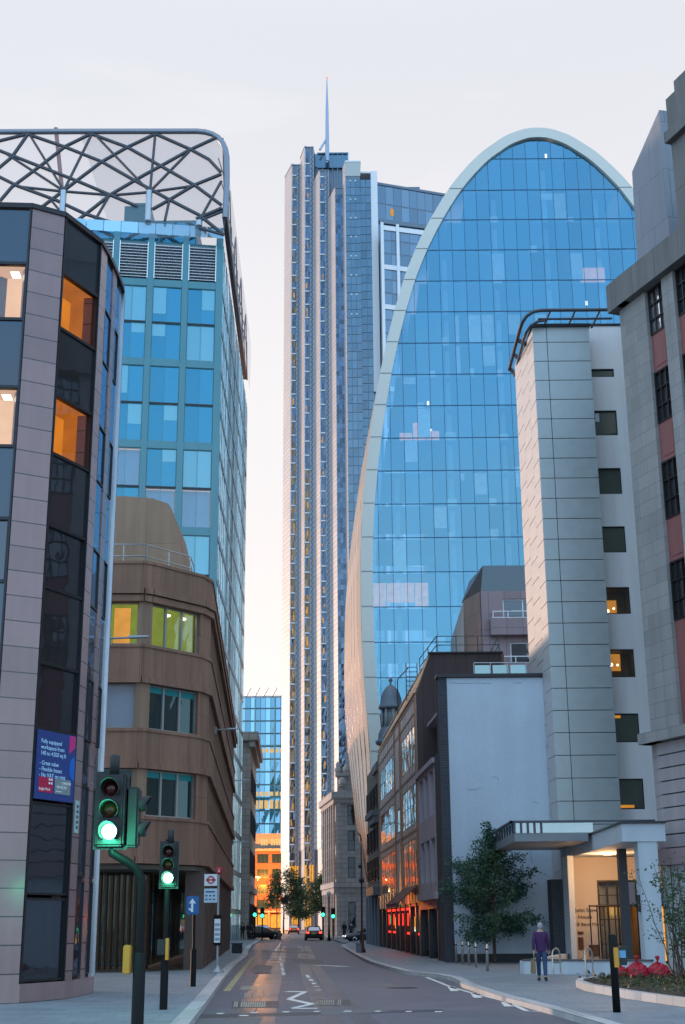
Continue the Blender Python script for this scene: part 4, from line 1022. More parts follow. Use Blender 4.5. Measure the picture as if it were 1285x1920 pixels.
q.build('roof_slat', metal('slat_copper', (.55, .33, .2), .4, .6, var=.25), RU)
q = MB(); q.prism([(3.98, 73.22), (8.75, 73.22), (8.75, 90), (3.4, 90)], 9, 13.7); q.hexa([(3.98, 73.22, 13.7), (8.75, 73.22, 13.7), (8.75, 90, 13.7), (3.1, 90, 13.7), (4.80, 73.22, 15.95), (8.75, 73.22, 15.95), (8.75, 90, 15.95), (3.95, 90, 15.95)]); q.build('gable_wall', darkw, RU)
q = MB(); q.box(4.7, 8.85, 73.1, 73.4, 15.95, 16.03); q.build('coping', frame_dk, RU)
q = MB()
for z in (16.5, 17.0): q.tube([(4.6, 80, z - .05), (5.2, 73.6, z), (8.7, 73.6, z), (8.7, 80, z)], .03, 6)
for x, y in ((5.2, 73.6), (6.3, 73.6), (7.5, 73.6), (8.7, 73.6), (4.9, 76.5), (4.6, 80), (8.7, 77)): q.tube([(x, y, 15.9), (x, y, 17.0)], .028, 6)
q.build('roof_railing', steeld, RU)
q = MB()
for x in (3.72, 4.38): q.tube([(x, 79.0, 14.2), (x, 79, 16.5), (x + .05, 79.8, 16.6)], .035, 6)
for k in range(8): q.tube([(3.72, 79, 14.3 + .28 * k), (4.38, 79, 14.3 + .28 * k)], .022, 6)
q.tube([(3.4, 84, 14.2), (3.4, 84, 16.4), (3.9, 80, 16.4)], .035, 6); q.build('roof_ladder', steeld, RU)
# shop front
shopd = stone('shop_black', (.028, .026, .028), rough=.4, var=.2, streak=.1); q = MB()
for s in (11.2, 13.2, 16.4, 19.6, 22.9, 25.6, 29.2, 33, 36.6, 39.0): q.fbox(RF, s, s + .55, -.5, .04, 0, 2.72)
q.fbox(RF, S0, S1, -.4, .0, 2.55, 2.72); q.build('shop_pier', shopd, RU)
ngl = emit('neon_red', (1.0, .035, .025), 2.2, .5); nam = emit('shop_amber_lamp', (1.0, .38, .06), 1.6, .4); ngr = emit('shop_green_lamp', (.04, .85, .28), 1.6, .3); nwh = emit('shop_white_lamp', (1., .95, .85), 1.4)
shopbk = stone('shop_inside', (.20, .15, .11), var=.5, sc=2)
for a, b, k in ((11.75, 13.2, 3), (13.75, 16.4, 2), (16.95, 19.6, 1), (20.15, 22.9, 0), (23.45, 25.6, 0), (26.15, 29.2, 1), (29.75, 33, 1)):
    w = window(RU, RF, a, b, .45, 2.55, -.3, clearg, frame_dk, fw=.07, dep=.08, nx=2, name='shop_window', jit=.01)
    room(w, RF, a, b, .3, 2.6, -.32, 1.6, shopbk, shopbk, name='shop_interior')
    q = MB(); q2 = MB(); q3 = MB(); q4 = MB()
    if k in (0, 1): q.fbox(RF, a + .1, b - .1, -.06, -.02, 2.36, 2.5); q.fbox(RF, a + .1, a + .28, -.06, -.02, 1.45, 2.36); q.fbox(RF, b - .5, b - .2, -.12, -.08, 1.5, 2.2)
    if k == 1 or k == 3: q.fbox(RF, a, b, -.10, -.06, 1.02, 1.14)
    for j in range(3): s = random.uniform(a + .2, b - .4); q2.fbox(RF, s, s + .18, -.2, -.16, 1.3, 2.0)
    for j in range(2): s = random.uniform(a + .2, b - .4); q3.fbox(RF, s, s + .16, -.2, -.15, 1.6, 2.1)
    for j in range(2): s = random.uniform(a + .2, b - .4); q4.fbox(RF, s, s + .25, -.2, -.16, 1.2, 1.45)
    q.build('red_sign', ngl, w); q2.boxes('amber_lamp', nam, w); q3.boxes('green_lamp', ngr, w); q4.boxes('white_lamp', nwh, w)
lamp('shop_light', RF.p(18, .6, 2.3), (1, .12, .08), 40, .3, RU)
q = MB(); q.hexa([RF.p(12.2, .05, 3.45), RF.p(23.3, .05, 3.45), RF.p(23.3, .05, 3.52), RF.p(12.2, .05, 3.52), RF.p(12.2, .05, 3.5), RF.p(23.3, .05, 3.5), RF.p(23.3, .05, 3.55), RF.p(12.2, .05, 3.55)])
q = MB()
P1, P2, P3, P4 = RF.p(12.1, .04, 3.62), RF.p(20.2, .04, 3.62), RF.p(20.2, 1.1, 2.70), RF.p(12.1, 1.1, 2.70)
q.hexa([(*P1[:2], 3.56), (*P2[:2], 3.56), (*P3[:2], 2.64), (*P4[:2], 2.64), P1, P2, P3, P4]); q.fbox(RF, 12.1, 20.2, 1.07, 1.1, 2.5, 2.68); q.build('awning', stone('awning_cloth', (.15, .075, .06), rough=.9, var=.2, joint=(1.35, 9), mortar=.02, offset=0), RU)
q = MB(); q.fbox(RF, 25.5, 38.4, .03, .12, 2.6, 3.5); q.build('fascia', pkp, RU)
q = MB(); [q.fbox(RF, 25.4 + i * 2.1, 25.75 + i * 2.1, .125, .16, 2.6, 3.5) for i in range(7)]; q.boxes('fascia_bar', shopd, RU)

# lilac building with blind pale end wall
LB = thing('blank_end_wall_building', 'small old building with lilac front and tall blank pale end wall behind the tree', 'building', (6, 66, 0))
lil = stone('lilac_render', (.42, .36, .40), rough=.8, var=.18, streak=.4); blank = stone('pale_blue_render', (.50, .575, .66), rough=.8, var=.24, sc=.7, streak=.12, bump=.4)
dbr = stone('dark_brick', (.075, .078, .095), rough=.8, var=.3, joint=(.23, .075), mortar=.012, bump=.2)
q = MB(); q.wall(RF, 2.9, 11.1, 2.75, 9.3, [(a, b, z0, z1) for a, b in ((3.7, 5.6), (6.1, 8.0), (8.5, 10.4)) for z0, z1 in ((3.58, 5.62), (6.7, 8.85))], -.4, .02); q.fbox(RF, 2.9, 11.1, .02, .16, 9.05, 9.3); q.fbox(RF, 2.9, 11.1, .02, .18, 2.75, 3.05); q.build('facade_wall', lil, LB)
for a, b in ((3.7, 5.6), (6.1, 8.0), (8.5, 10.4)):
    for z0, z1 in ((3.58, 5.62), (6.7, 8.85)): window(LB, RF, a, b, z0, z1, -.32, darkg, frame_lt, fw=.08, dep=.1, nx=2, nz=2)
q = MB(); q.prism([(4.7, 62.45), (9.2, 62.45), (9.2, 73.2), RF.p(11.05, -.45, 0)[:2], RF.p(2.9, -.45, 0)[:2], (4.7, 64)], 0.02, 9.2)
q.prism([RF.p(2.0, -1.3, 0)[:2], (9.2, 62.45), (9.2, 73.2), RF.p(11.05, -1.3, 0)[:2]], 9.2, 12.5); q.build('wall', darkw, LB)
UF = Fa(RF.p(2.4, -1.3, 0)[:2], RF.p(11, -1.3, 0)[:2])
for a, b in ((.5, 2.3), (2.6, 4.4), (4.8, 6.6)): window(LB, UF, a, b, 9.75, 11.6, .01, darkg, hwhite, fw=.09, dep=.1, nx=2)
q = MB(); q.fbox(UF, .2, 8.4, .02, .75, 11.85, 12.0); q.build('eave', lil, LB)
q = MB(); q.fbox(RF, -.05, 2.9, -.55, .03, 0, 9.35); q.fbox(RF, -.05, 1.7, -1.4, -.0, 9.35, 12.66); q.box(4.40, 4.80, 61.92, 62.5, 0.004, 12.65); q.build('brick_pier', dbr, LB)
q = MB(); q.box(4.80, 9.35, 61.95, 62.5, .35, 12.6); q.build('end_wall', blank, LB)
ck_ = stone('crack_grey', (.25, .30, .36), streak=0)
for pts in ([(4.95, 12.38), (5.5, 12.34), (6.2, 12.36), (6.9, 12.33)], [(7.9, 12.36), (8.15, 12.33), (8.3, 12.37)], [(6.7, 8.0), (6.85, 8.05), (7.0, 7.98), (7.05, 7.85)], [(8.5, 6.9), (8.75, 6.86), (8.8, 6.8)], [(5.6, 7.5), (5.9, 7.45), (6.2, 7.55)], [(8.4, 4.2), (8.3, 4.9), (8.42, 5.6)]):
    q = MB()
    for a, b in zip(pts, pts[1:]): q.bar((a[0], 61.945, a[1]), (b[0], 61.945, b[1]), (.02), .018)
    q.build('render_crack', ck_, LB)
q = MB(); q.box(4.75, 9.35, 61.90, 62.5, 0.003, .35); q.build('base_course', stone('base_dark', (.05, .055, .065), var=.2), LB)
q = MB(); q.box(4.3, 9.4, 61.82, 62.7, 12.62, 12.78); q.build('coping', frame_dk, LB)
q = MB(); q.fbox(RF, 2.9, 11.1, -.1, .09, 2.3, 2.75); q.fbox(RF, 2.9, 3.3, -.3, .06, 0, 2.3); q.fbox(RF, 10.7, 11.1, -.3, .06, 0, 2.3); q.fbox(RF, 6.8, 7.2, -.3, .05, 0, 2.3); q.build('shop_surround', shopd, LB)
for a, b in ((3.35, 6.75), (7.25, 10.65)):
    w = window(LB, RF, a, b, .3, 2.3, -.25, darkg, frame_dk, fw=.07, dep=.08, nx=2, name='shop_window')
    q = MB(); [q.fbox(RF, a + .4 + j * 1.1, a + .62 + j * 1.1, -.22, -.2, 1.25 + .1 * j, 1.9) for j in range(2)]; q.boxes('green_lamp', ngr, w)
    q = MB(); q.fbox(RF, a + .9, a + 1.1, -.22, -.2, .8, 1.3); q.build('amber_lamp', nam, w)
q = MB(); q.box(6.7, 8.8, 62.9, 63.0, 12.78, 12.84); [q.tube([(x, 63, 12.6), (x, 63, 13.5)], .025, 6) for x in (6.2, 7.0, 7.8, 8.7)]; q.tube([(6.2, 63, 13.5), (8.9, 63, 13.5)], .025, 6); q.build('terrace_railing', steell, LB)
q = MB(); [q.quad((6.25 + i * .85, 63.05, 12.85), (7.0 + i * .85, 63.05, 12.85), (7.0 + i * .85, 63.05, 13.4), (6.25 + i * .85, 63.05, 13.4)) for i in range(3)]; q.build('terrace_glass', glass('terrace_glass', tint=(.5, .7, .75), refl=.3, base=(.1, .2, .2)), LB, recalc=False)
# turret building
TU = thing('domed_turret_building', 'grey stone corner building with a small lead dome on a round turret', 'building', (4, 112, 0))
tst = stone('turret_stone', (.22, .235, .25), rough=.8, var=.2, joint=(1.2, .5), mortar=.015, streak=.4); lead = stone('lead', (.10, .125, .15), rough=.5, var=.25, streak=.4, metal=.2)
c = (3.95, 112)
q = MB(); q.lathe((c[0], c[1], 13), [(1.0, 0), (1.0, 2.7)], 20); q.lathe((c[0], c[1], 0), [(.62, 17.0), (.62, 18.9)], 20); q.build('drum', tst, TU)
q = MB(); q.lathe((c[0], c[1], 0), [(1.0, 15.7), (1.32, 15.85), (1.36, 16.1), (1.15, 16.2), (1.12, 16.6), (.95, 17.1), (.72, 17.3), (.7, 17.5)], 24); q.build('turret_skirt', lead, TU)
q = MB(); q.lathe((c[0], c[1], 0), [(1.0, 18.75), (1.08, 18.9), (1.02, 19.05), (.93, 19.2), (.86, 19.7), (.7, 20.2), (.42, 20.6), (.15, 20.8), (.08, 20.85), (.07, 21.05), (.16, 21.15), (.17, 21.3), (.02, 21.45)], 24); q.build('dome', lead, TU)
q = MB()
for k in range(8): a = k * math.pi / 4 + .2; q.lathe((c[0] + .78 * math.cos(a), c[1] + .78 * math.sin(a), 17.3), [(.13, 0), (.11, 1.5)], 8)
q.build('colonnette', tst, TU)
q = MB(); [q.box(c[0] + .85 * math.sin(a) - .16, c[0] + .85 * math.sin(a) + .16, c[1] - math.cos(a) * .98 - .1, c[1] - math.cos(a) * .98 + .1, 13.8, 15.1) for a in (-.1, .9)]; q.build('turret_window', darkg, TU)
oldb = stone('old_grey_brick', (.15, .135, .12), rough=.8, var=.25, joint=(.9, .3), mortar=.02, streak=.4)
TFa = Fa(RF.p(39.45, .02, 0)[:2], RF.p(52, .1, 0)[:2])
q = MB(); q.prism([RF.p(39.45, 0, 0)[:2], RF.p(52, 0, 0)[:2], (9, 117), (9, 104)], 0, 13.4); q.build('wall', oldb, TU)
q = MB(); q.fbox(TFa, -.2, 4, -.3, .15, 12.6, 13.2); q.build('parapet', lead, TU); q = MB(); q.fbox(TFa, -.3, 6.5, -.3, .55, 9.3, 9.7); q.fbox(TFa, -.2, 6, -.3, .35, 8.8, 9.4); q.build('cornice', lead, TU); q = MB(); q.fbox(TFa, -.4, 6.5, -.3, .5, 3.6, 4.2); q.build('shop_cornice', lead, TU)
for i in range(4):
    for z in (4.7, 6.9, 10): window(TU, TFa, .8 + i * 3, 2.1 + i * 3, z, z + 1.7, .01, goldg, frame_dk, fw=.07, dep=.08, nz=2)
bgs_ = stone('blue_grey_stone', (.13, .15, .18))
for i in range(5): q = MB(); q.fbox(TFa, i * 3, i * 3 + .5, -.1, .12, 0, 3.6); q.build('pilaster', bgs_, TU)

# dark granite stepped block above the roofs
DG = thing('stepped_granite_block', 'mauve granite block with railed balconies rising behind the blank pale wall', 'building', (13, 110, 0))
mau = stone('mauve_granite', (.235, .165, .175), rough=.4, var=.2, joint=(1.3, 6), mortar=.02, offset=0, streak=.15, bump=.03); gf = Fa((11.1, 105), (22, 105)); gs_ = Fa((11.1, 105), (9.4, 108.5)); 
hl = [(1.75, 5, 24.95, 26.55), (2.2, 6, 21.3, 23.0)]
q = MB(); q.wall(gf, 0, 11, 0, 27.2, hl, -.4, 0); q.build('wall', mau, DG)
q = MB(); q.hexa([(11.1, 105.05, 0), (9.5, 108.4, 0), (9.5, 125, 0), (11.2, 125, 0), (11.05, 105.05, 27.2), (10.0, 108.4, 27.2), (10.2, 125, 27.2), (11.2, 125, 27.2)]); q.box(11.2, 24, 105.5, 125, 0, 27.1); q.build('side_wall', stone('brown_granite', (.20, .15, .135), rough=.4, var=.2, joint=(1.6, 1.6), mortar=.02, bump=.03), DG)
q = MB(); q.hexa([(11.15, 105.2, 27.2), (22, 105.2, 27.2), (22, 120, 27.2), (9.9, 109, 27.2), (11.4, 105.3, 29.4), (22, 105.3, 29.4), (22, 120, 29.4), (10.6, 109, 29.0)]); q.build('attic_glazing', glass('attic_glass', tint=(.3, .36, .4), refl=.15, base=(.05, .06, .07), wave=.06), DG)
for h in hl:
    window(DG, gf, *h, -.3, darkg, hwhite, fw=.1, dep=.1, nx=2)
    q = MB(); z = h[2] - .1
    for dz in (0, .5): q.tube([gf.p(h[0] - .9, .7, z + dz), gf.p(h[1] + 1, .7, z + dz)], .05, 6)
    [q.tube([gf.p(h[0] - .9 + i * 1.2, .7, z - .1), gf.p(h[0] - .9 + i * 1.2, .7, z + .5)], .04, 6) for i in range(5)]; q.tube([gf.p(h[0] - .9, .7, z + .5), gf.p(h[0] - .9, 0, z + .5)], .05, 6); q.build('balcony_railing', hwhite, DG)
    q = MB(); q.fbox(gf, h[0] - 1.1, h[1] + 2, 0, .8, h[2] - 1.5, h[2] - .15); q.build('balcony', mau, DG)

# ------------------------------------------------------------------ steel-panel stair tower with white wing and entrance portal
JS = thing('steel_panel_office', 'office with a tall steel-panelled tower, white wing of small windows and lit portal', 'building', (12, 61, 0))
spn = metal('steel_panel', (.345, .385, .395), .36, .4, var=.12)
q = MB(); q.box(9.47, 12.10, 60.05, 66, 0, 29.55); q.build('tower_wall', frame_dk, JS)
JF = Fa((9.40, 60.0), (12.14, 60.0)); JL = Fa((9.40, 60.0), (9.15, 65.0))
q = MB()
for k in range(30):
    z = max(.02, -.23 + k * 1.0)
    for a, b in ((0, .65), (.68, 2.74)): q.fbox(JF, a, b, -.05, .02 + random.uniform(0, .004), z, -.23 + k * 1.0 + .968)
q.build('front_panel', spn, JS, bevel=.004)
q = MB()
for k in range(30):
    z = -.23 + k * 1.0
    for a, b, dz in ((0.02, 1.5, 0), (1.52, 3.3, -.4), (3.32, 5.0, 0)): q.fbox(JL, a, b, -.06, .018, max(0, z + dz), z + .96 + dz)
q.fbox(JL, 0.05, 5, -.3, -.02, 0, 29.5); q.build('side_panel', metal('sunlit_steel', (.56, .54, .53), .42, .25, var=.10), JS)  # paler steel than the front: sunlight on this side put into the colour
q = MB(); q.box(9.3, 12.2, 59.9, 66, 29.55, 29.72); q.build('coping', frame_dk, JS)
wr = stone('white_render', (.68, .69, .70), rough=.8, var=.13, sc=.7, streak=.28, bump=.15); WF = Fa((12.14, 61.5), (20, 61.5))
zs4 = [(24.45, 25.76), (21.43, 22.76), (18.5, 19.8), (15.5, 16.8), (12.5, 13.82), (9.5, 10.82), (6.5, 7.86)]
hl = [(.0, 1.40, a, b) for a, b in zs4] + [(.0, 1.42, 27.54, 27.98)]
q = MB(); q.wall(WF, -.3, 7, 4.3, 30.3, hl, -.4, 0); q.box(12.2, 19.5, 63.4, 70, 4.3, 30.2); q.build('white_wall', wr, JS)
q = MB(); q.fbox(WF, -.3, 7, -.5, .05, 30.3, 30.42); q.build('wall_coping', frame_dk, JS)
ggl = glass('olive_glass', tint=(.55, .68, .62), refl=.15, base=(.065, .085, .07), wave=.02, var=.3)
am_w = emit('amber_room', (1.0, .42, .06), .5, .5)
for i, h in enumerate(hl):
    lit = i in (3, 4)
    w = window(JS, WF, *h, -.14, clearg if lit else ggl, frame_dk, fw=.05, dep=.1, label='window of a lit amber room' if lit else None)
    if lit:
        room(w, WF, h[0], h[1], h[2], h[3], -.16, 1.2, stone('olive_wall_%d' % i, (.12, .13, .09)), stone('olive_back_%d' % i, (.13, .14, .09)))
        q = MB(); q.fbox(WF, .05, .92, -.9, -.85, h[2] + (.05 if i == 3 else .45), h[2] + (.85 if i == 3 else 1.25)); q.build('lit_screen', am_w, w)
        q = MB(); q.ball(WF.p(.45, -.7, h[2] + (.3 if i == 3 else .72)), .09, 8); q.ball(WF.p(.75, -.7, h[2] + (.42 if i == 3 else .7)), .06, 8); q.build('lamp', lampw, w)
    elif i in (5, 6):
        q = MB(); z = h[2] + .07 if i != 5 else h[3] - .2; q.fbox(WF, .1, .95 if i != 5 else .6, -.115, -.112, z, z + .13); q.build('lamp_glow', am_w, w)
    elif i == 0:
        q = MB(); q.fbox(WF, .36, .56, -.115, -.11, h[2] + .75, h[2] + 1.2); q.build('paper', blank, w)
# roof-edge sun screen: bent tubes
q = MB(); e0 = (14.2, 59.2, 30.15); br_ = [(14.2, 59.2, 30.1), (9.75, 59.2, 30.1), (9.35, 59.25, 30.05), (9.05, 59.4, 29.9), (8.85, 59.6, 29.65), (8.78, 60, 29.5), (9.05, 66.6, 30.15)]
q.tube(br_, .09, 8); q.tube([(x + .2, y + .25, z - .42) for x, y, z in br_[1:]][:-1] + [(9.3, 66.5, 29.75)], .07, 8); q.tube([(13.2, 59.45, 29.75), (9.6, 59.45, 29.75)], .06, 8)
for x in (10.2, 11.4, 12.6): q.bar((x, 59.2, 30.1), (x - .3, 60.1, 29.55), .07, .07)
for t in (.25, .6, .97): q.bar((8.78 + .27 * t, 60 + 6.6 * t, 29.5 + .65 * t), (9.5, 60.3 + 6.2 * t, 29.3 + .3 * t), .08, .2)
q.build('sun_screen', steeld, JS)
# glazed canopy jutting left, portal frame
q = MB(); q.box(6.55, 9.4, 53.0, 59.9, 4.66, 4.98); q.build('canopy_slab', stone('canopy_grey', (.20, .22, .24), rough=.4, var=.1, streak=.1), JS)
q = MB(); [q.box(6.52 + i * .26, 6.6 + i * .26, 52.95, 53.06, 4.98, 5.36) for i in range(5)]; [q.box(6.5, 6.58, 53.4 + i * .9, 53.52 + i * .9, 4.98, 5.36) for i in range(7)]; q.box(6.4, 12, 52.9, 53.0, 5.36, 5.44); q.box(6.4, 6.5, 52.9, 59.9, 5.36, 5.44); q.build('canopy_rail', steeld, JS)
q = MB(); q.quad((6.55, 53.02, 4.98), (9.6, 53.02, 4.98), (9.6, 53.02, 5.36), (6.55, 53.02, 5.36)); q.quad((6.45, 52.95, 5.43), (9.6, 52.95, 5.43), (9.6, 59.9, 5.43), (6.45, 59.9, 5.43)); q.build('canopy_glass', glass('canopy_glass', tint=(.6, .75, .8), refl=.3, base=(.1, .15, .17), trans=.3), JS, recalc=False)
pw = stone('portal_white', (.46, .50, .54), rough=.75, var=.12, streak=.25, bump=.15)
q = MB(); q.hexa([(9.50, 47.0, 4.30), (10.98, 47.0, 4.30), (11.3, 60, 4.30), (9.62, 60, 4.30), (9.50, 47, 4.90), (10.98, 47, 4.90), (11.3, 60, 4.90), (9.62, 60, 4.90)]); q.box(10.9, 14, 51.5, 61.4, 4.32, 4.88); q.build('portal_beam', pw, JS)
q = MB(); q.box(9.44, 11.02, 46.9, 47.3, 4.905, 4.97); q.hexa([(9.44, 47.3, 4.905), (9.7, 47.3, 4.905), (9.8, 60, 4.905), (9.55, 60, 4.905), (9.44, 47.3, 4.97), (9.7, 47.3, 4.97), (9.8, 60, 4.97), (9.55, 60, 4.97)]); q.build('portal_flashing', frame_dk, JS)
q = MB(); q.box(10.02, 10.68, 47.05, 47.75, 0, 4.30); q.build('portal_column', pw, JS)
q = MB(); q.hexa([(9.18, 57.2, 0), (9.40, 57.2, 0), (9.40, 58.7, 0), (9.18, 58.7, 0), (9.22, 57.2, 4.3), (9.46, 57.2, 4.3), (9.46, 58.7, 4.3), (9.22, 58.7, 4.3)]); q.build('portal_pier', pw, JS)
q = MB(); q.box(10.30, 10.60, 51.9, 52.3, 0, 4.3); q.build('dark_column', stone('column_dark', (.05, .055, .065), rough=.5), JS)
warmw = stone('entrance_wall', (.55, .47, .40), rough=.8, var=.06, streak=.05)
EF = Fa((9.62, 58.8), (14.5, 58.8)); q = MB(); q.wall(EF, -.2, 4.9, 0, 4.3, [(1.05, 2.75, .0, 3.35), (2.9, 4.4, 0, 3.0)], -.3, 0); q.build('entrance_wall', warmw, JS)
q = MB(); q.box(8.72, 9.36, 58.75, 59.9, 0.0, 3.4); q.build('brick_cheek', dbr, JS)
lobby = emit('lobby_glow', (1.0, .42, .035), 1.5, .75); lobw = stone('lobby_wood', (.35, .16, .04), rough=.5, var=.5, joint=(.5, 5), offset=0)
for a, b, z in ((1.05, 2.75, 3.35), (2.9, 4.4, 3.0)):
    w = window(JS, EF, a, b, 0, z, -.15, clearg, frame_dk, fw=.08, dep=.12, nx=4 if a < 2 else 3, name='glass_door')
    room(w, EF, a, b, 0, 2.3, -.2, 2.5, lobw, lobby, name='lobby')
    q = MB(); q.fbox(EF, a, b, -.12, .03, 2.26, 2.36); q.build('door_head', frame_dk, w)
q = MB()
for x in (.42, .72, 1.0, 1.45): q.tube([EF.p(x, 1.5, 0), EF.p(x, 1.5, 2.3)], .03, 6)
q.tube([EF.p(.38, 1.5, 2.3), EF.p(1.8, 1.5, 2.3)], .04, 6); q.build('porch_frame', frame_dk, JS)
q = MB()
text_on(q, EF, 'John Stow', .06, 2.07, .012, .225, ext=.012); text_on(q, EF, 'House', .17, 1.80, .012, .225, ext=.012); text_on(q, EF, '18 Bevis Marks', -.12 + .14, 1.50, .012, .20, ext=.012)
q.build('name_lettering', stone('letter_dark', (.05, .04, .04), streak=0), JS)
q = MB(); q.fbox(EF, .12, .34, 0, .03, .55, 1.05); q.fbox(EF, .12, .36, 0, .03, 1.16, 1.28); q.fbox(EF, .55, 1.0, .02, .06, .3, .75); q.build('wall_panel', stone('brown_plate', (.10, .05, .035)), JS)
lamp('entrance_light', (10.6, 55.5, 3.9), (1.0, .55, .24), 260, .4, JS); lamp('lobby_light', EF.p(1.9, -1.2, 2.1), (1.0, .5, .12), 30, .3, JS)
q = MB(); q.box(10.45, 10.75, 55.4, 55.7, 4.24, 4.30); q.build('downlight', lampw, JS)
q = MB(); q.box(9.3, 14.2, 46.9, 60, -.08, .01); q.build('entrance_floor', stone('entrance_paving', (.22, .2, .18), joint=(.6, .6)), JS)
q = MB(); q.bar((6.12, 48.25, .21), (10.1, 46.45, .21), .3, .42); q.bar((6.12, 48.4, .21), (9.2, 58.5, .21), .3, .42); q.build('low_wall', pw, JS)
q = MB(); q.bar((6.08, 48.28, .45), (10.1, 46.43, .45), .36, .06); q.build('wall_capping', stone('cap_dark', (.10, .08, .08)), JS)
q = MB(); q.box(9.92, 10.02, 47.25, 47.45, 2.0, 2.55); q.build('column_sign', frame_dk, JS)

# ------------------------------------------------------------------ grey stone office, right edge
SB = thing('grey_stone_office', 'grey stone office with tall dark windows between red panels at the right edge', 'building', (14, 48, 0))
A_ = Vector((11.78, 50.08)); e_ = Vector((.358, -.9337)); SF = Fa(A_, A_ + e_ * 22); nb_ = Vector((.9337, .358)); SR = Fa(A_, A_ + nb_ * 12)
gst = stone('grey_ashlar', (.285, .27, .262), rough=.8, var=.22, joint=(1.5, .56), mortar=.01, jcol=(.16, .15, .15), streak=.35, bump=.2)
dst = stone('weathered_stone', (.165, .16, .155), rough=.85, var=.35, joint=(1.6, 5), mortar=.012, offset=0, streak=.5, bump=.25)
redp = stone('red_spandrel', (.235, .085, .08), rough=.6, var=.2, streak=.3)
cols = [(1.38 + 1.92 * i, 2.34 + 1.92 * i) for i in range(10)]; wz = [(24.0, 25.95), (20.25, 22.4), (16.35, 18.65), (12.4, 14.66)]
q = MB(); q.wall(SF, 0, 21, 8.4, 25.95, [(a - .1, b + .1, 8.45, 25.95) for a, b in cols], -.9, 0); q.prism([A_ - nb_ * 0 + e_ * .0 + nb_ * .9, A_ + e_ * 21 + nb_ * .9, A_ + e_ * 21 + nb_ * 14, A_ + nb_ * 14], 0, 27); q.fbox(SR, 0.01, 13, -.6, -.01, 0, 26); q.build('ashlar_wall', gst, SB)
irn = metal('iron_window', (.02, .018, .02), .45, .5)
iron_glass = glass('old_pane', tint=(.75, .74, .78), refl=.14, base=(.02, .02, .024), wave=.15, var=.7); bright_pane = glass('bright_pane', tint=(.95, .93, .95), refl=.6, base=(.3, .28, .3), wave=.2, var=.4)
for i, (a, b) in enumerate(cols):
    for k, (z0, z1) in enumerate(wz):
        w = window(SB, SF, a - .08, b + .08, z0, z1, -.24, bright_pane if (i == 0 and k == 0) else iron_glass, irn, fw=.07, dep=.12, nx=3, nz=3)
        if i == 0 and k == 2: q = MB(); [q.ball(SF.p(a + .3 + j * .28, -.8, z0 + .3 + (j % 2) * .35), .05, 6) for j in range(3)]; q.build('lamp', lampw, w)
    for z0, z1 in ((22.4, 24.0), (18.65, 20.25), (14.66, 16.35), (8.5, 12.4)):
        q = MB(); q.fbox(SF, a - .1, b + .1, -.5, -.16, z0, z1); q.fbox(SF, a + .12, b - .12, -.16, -.14, z0 + .2, z1 - .2); q.build('red_panel', redp, SB)
q = MB(); q.fbox(SF, -.28, 21, -1, .32, 25.95, 27.2); q.fbox(SR, -.3, 12, -1, .28, 25.95, 27.2); q.build('cornice', dst, SB)
q = MB(); q.fbox(SF, -.75, 21, -.8, .5, 8.02, 8.42); q.fbox(SR, -.45, 2, -.8, .45, 8.02, 8.42); q.build('string_course', gst, SB)
rus = stone('rusticated_stone', (.32, .28, .285), rough=.8, var=.18, streak=.3)
q = MB()
for j in range(8): z = 4.2 + j * .475; q.fbox(SF, .0, 21, -.6, .20, z + .03, z + .455); q.fbox(SR, .0, 4, -.6, .04, z + .03, z + .455)
q.build('rusticated_wall', rus, SB)
q = MB(); q.fbox(SF, .05, 21, -.6, .12, 4.2, 8.02); q.fbox(SR, 0.02, 4, -.5, .0, 4.2, 8.02); q.build('joint_backing', stone('joint_dark', (.08, .065, .07)), SB)
q = MB(); q.fbox(SF, -.25, 21, -.6, .34, 3.62, 4.18); q.fbox(SR, -.3, 3, -.6, .3, 3.62, 4.18); q.build('ledge', stone('ledge_pink', (.34, .25, .27)), SB)
q = MB(); q.fbox(SF, .15, 21, -.6, .06, 0, 3.62); q.fbox(SR, 0, 8, -.5, -.02, 0, 3.62); q.build('base_wall', pw, SB)
# set-back upper storeys
S2 = Fa(A_ + e_ * 2.55 + nb_ * 1.0, A_ + e_ * 22 + nb_ * 1.0)
q = MB(); q.fbox(S2, 0, 19, -9, 0, 27.2, 32.2); q.fbox(S2, -.05, 19, -.4, .28, 32.2, 32.7); q.fbox(S2, 0, 19, -.6, .08, 32.7, 34.3); q.fbox(S2, .6, 19, -.6, .05, 34.3, 34.8); q.build('attic_wall', dst, SB)
q = MB(); sl0 = [(13.4, 54.6), (14.35, 52.2), (20, 53.5), (20, 58)]; q.hexa([(*p, 27.0) for p in sl0] + [(13.55, 54.6, 34.9), (14.4, 52.2, 36.6), (20, 53.5, 36.6), (20, 58, 34.9)]); q.build('lift_tower', stone('slate_cladding', (.20, .22, .26), rough=.5, var=.12, joint=(2, 2.4), mortar=.01, streak=.2), SB)
q = MB(); q.tube([S2.p(2.4, -1, 34.7), S2.p(2.4, -1, 37.8)], .06, 6); q.tube([S2.p(2.4, -1, 37.3), S2.p(2.55, -1, 37.9)], .1, 6); q.build('roof_pole', steeld, SB)
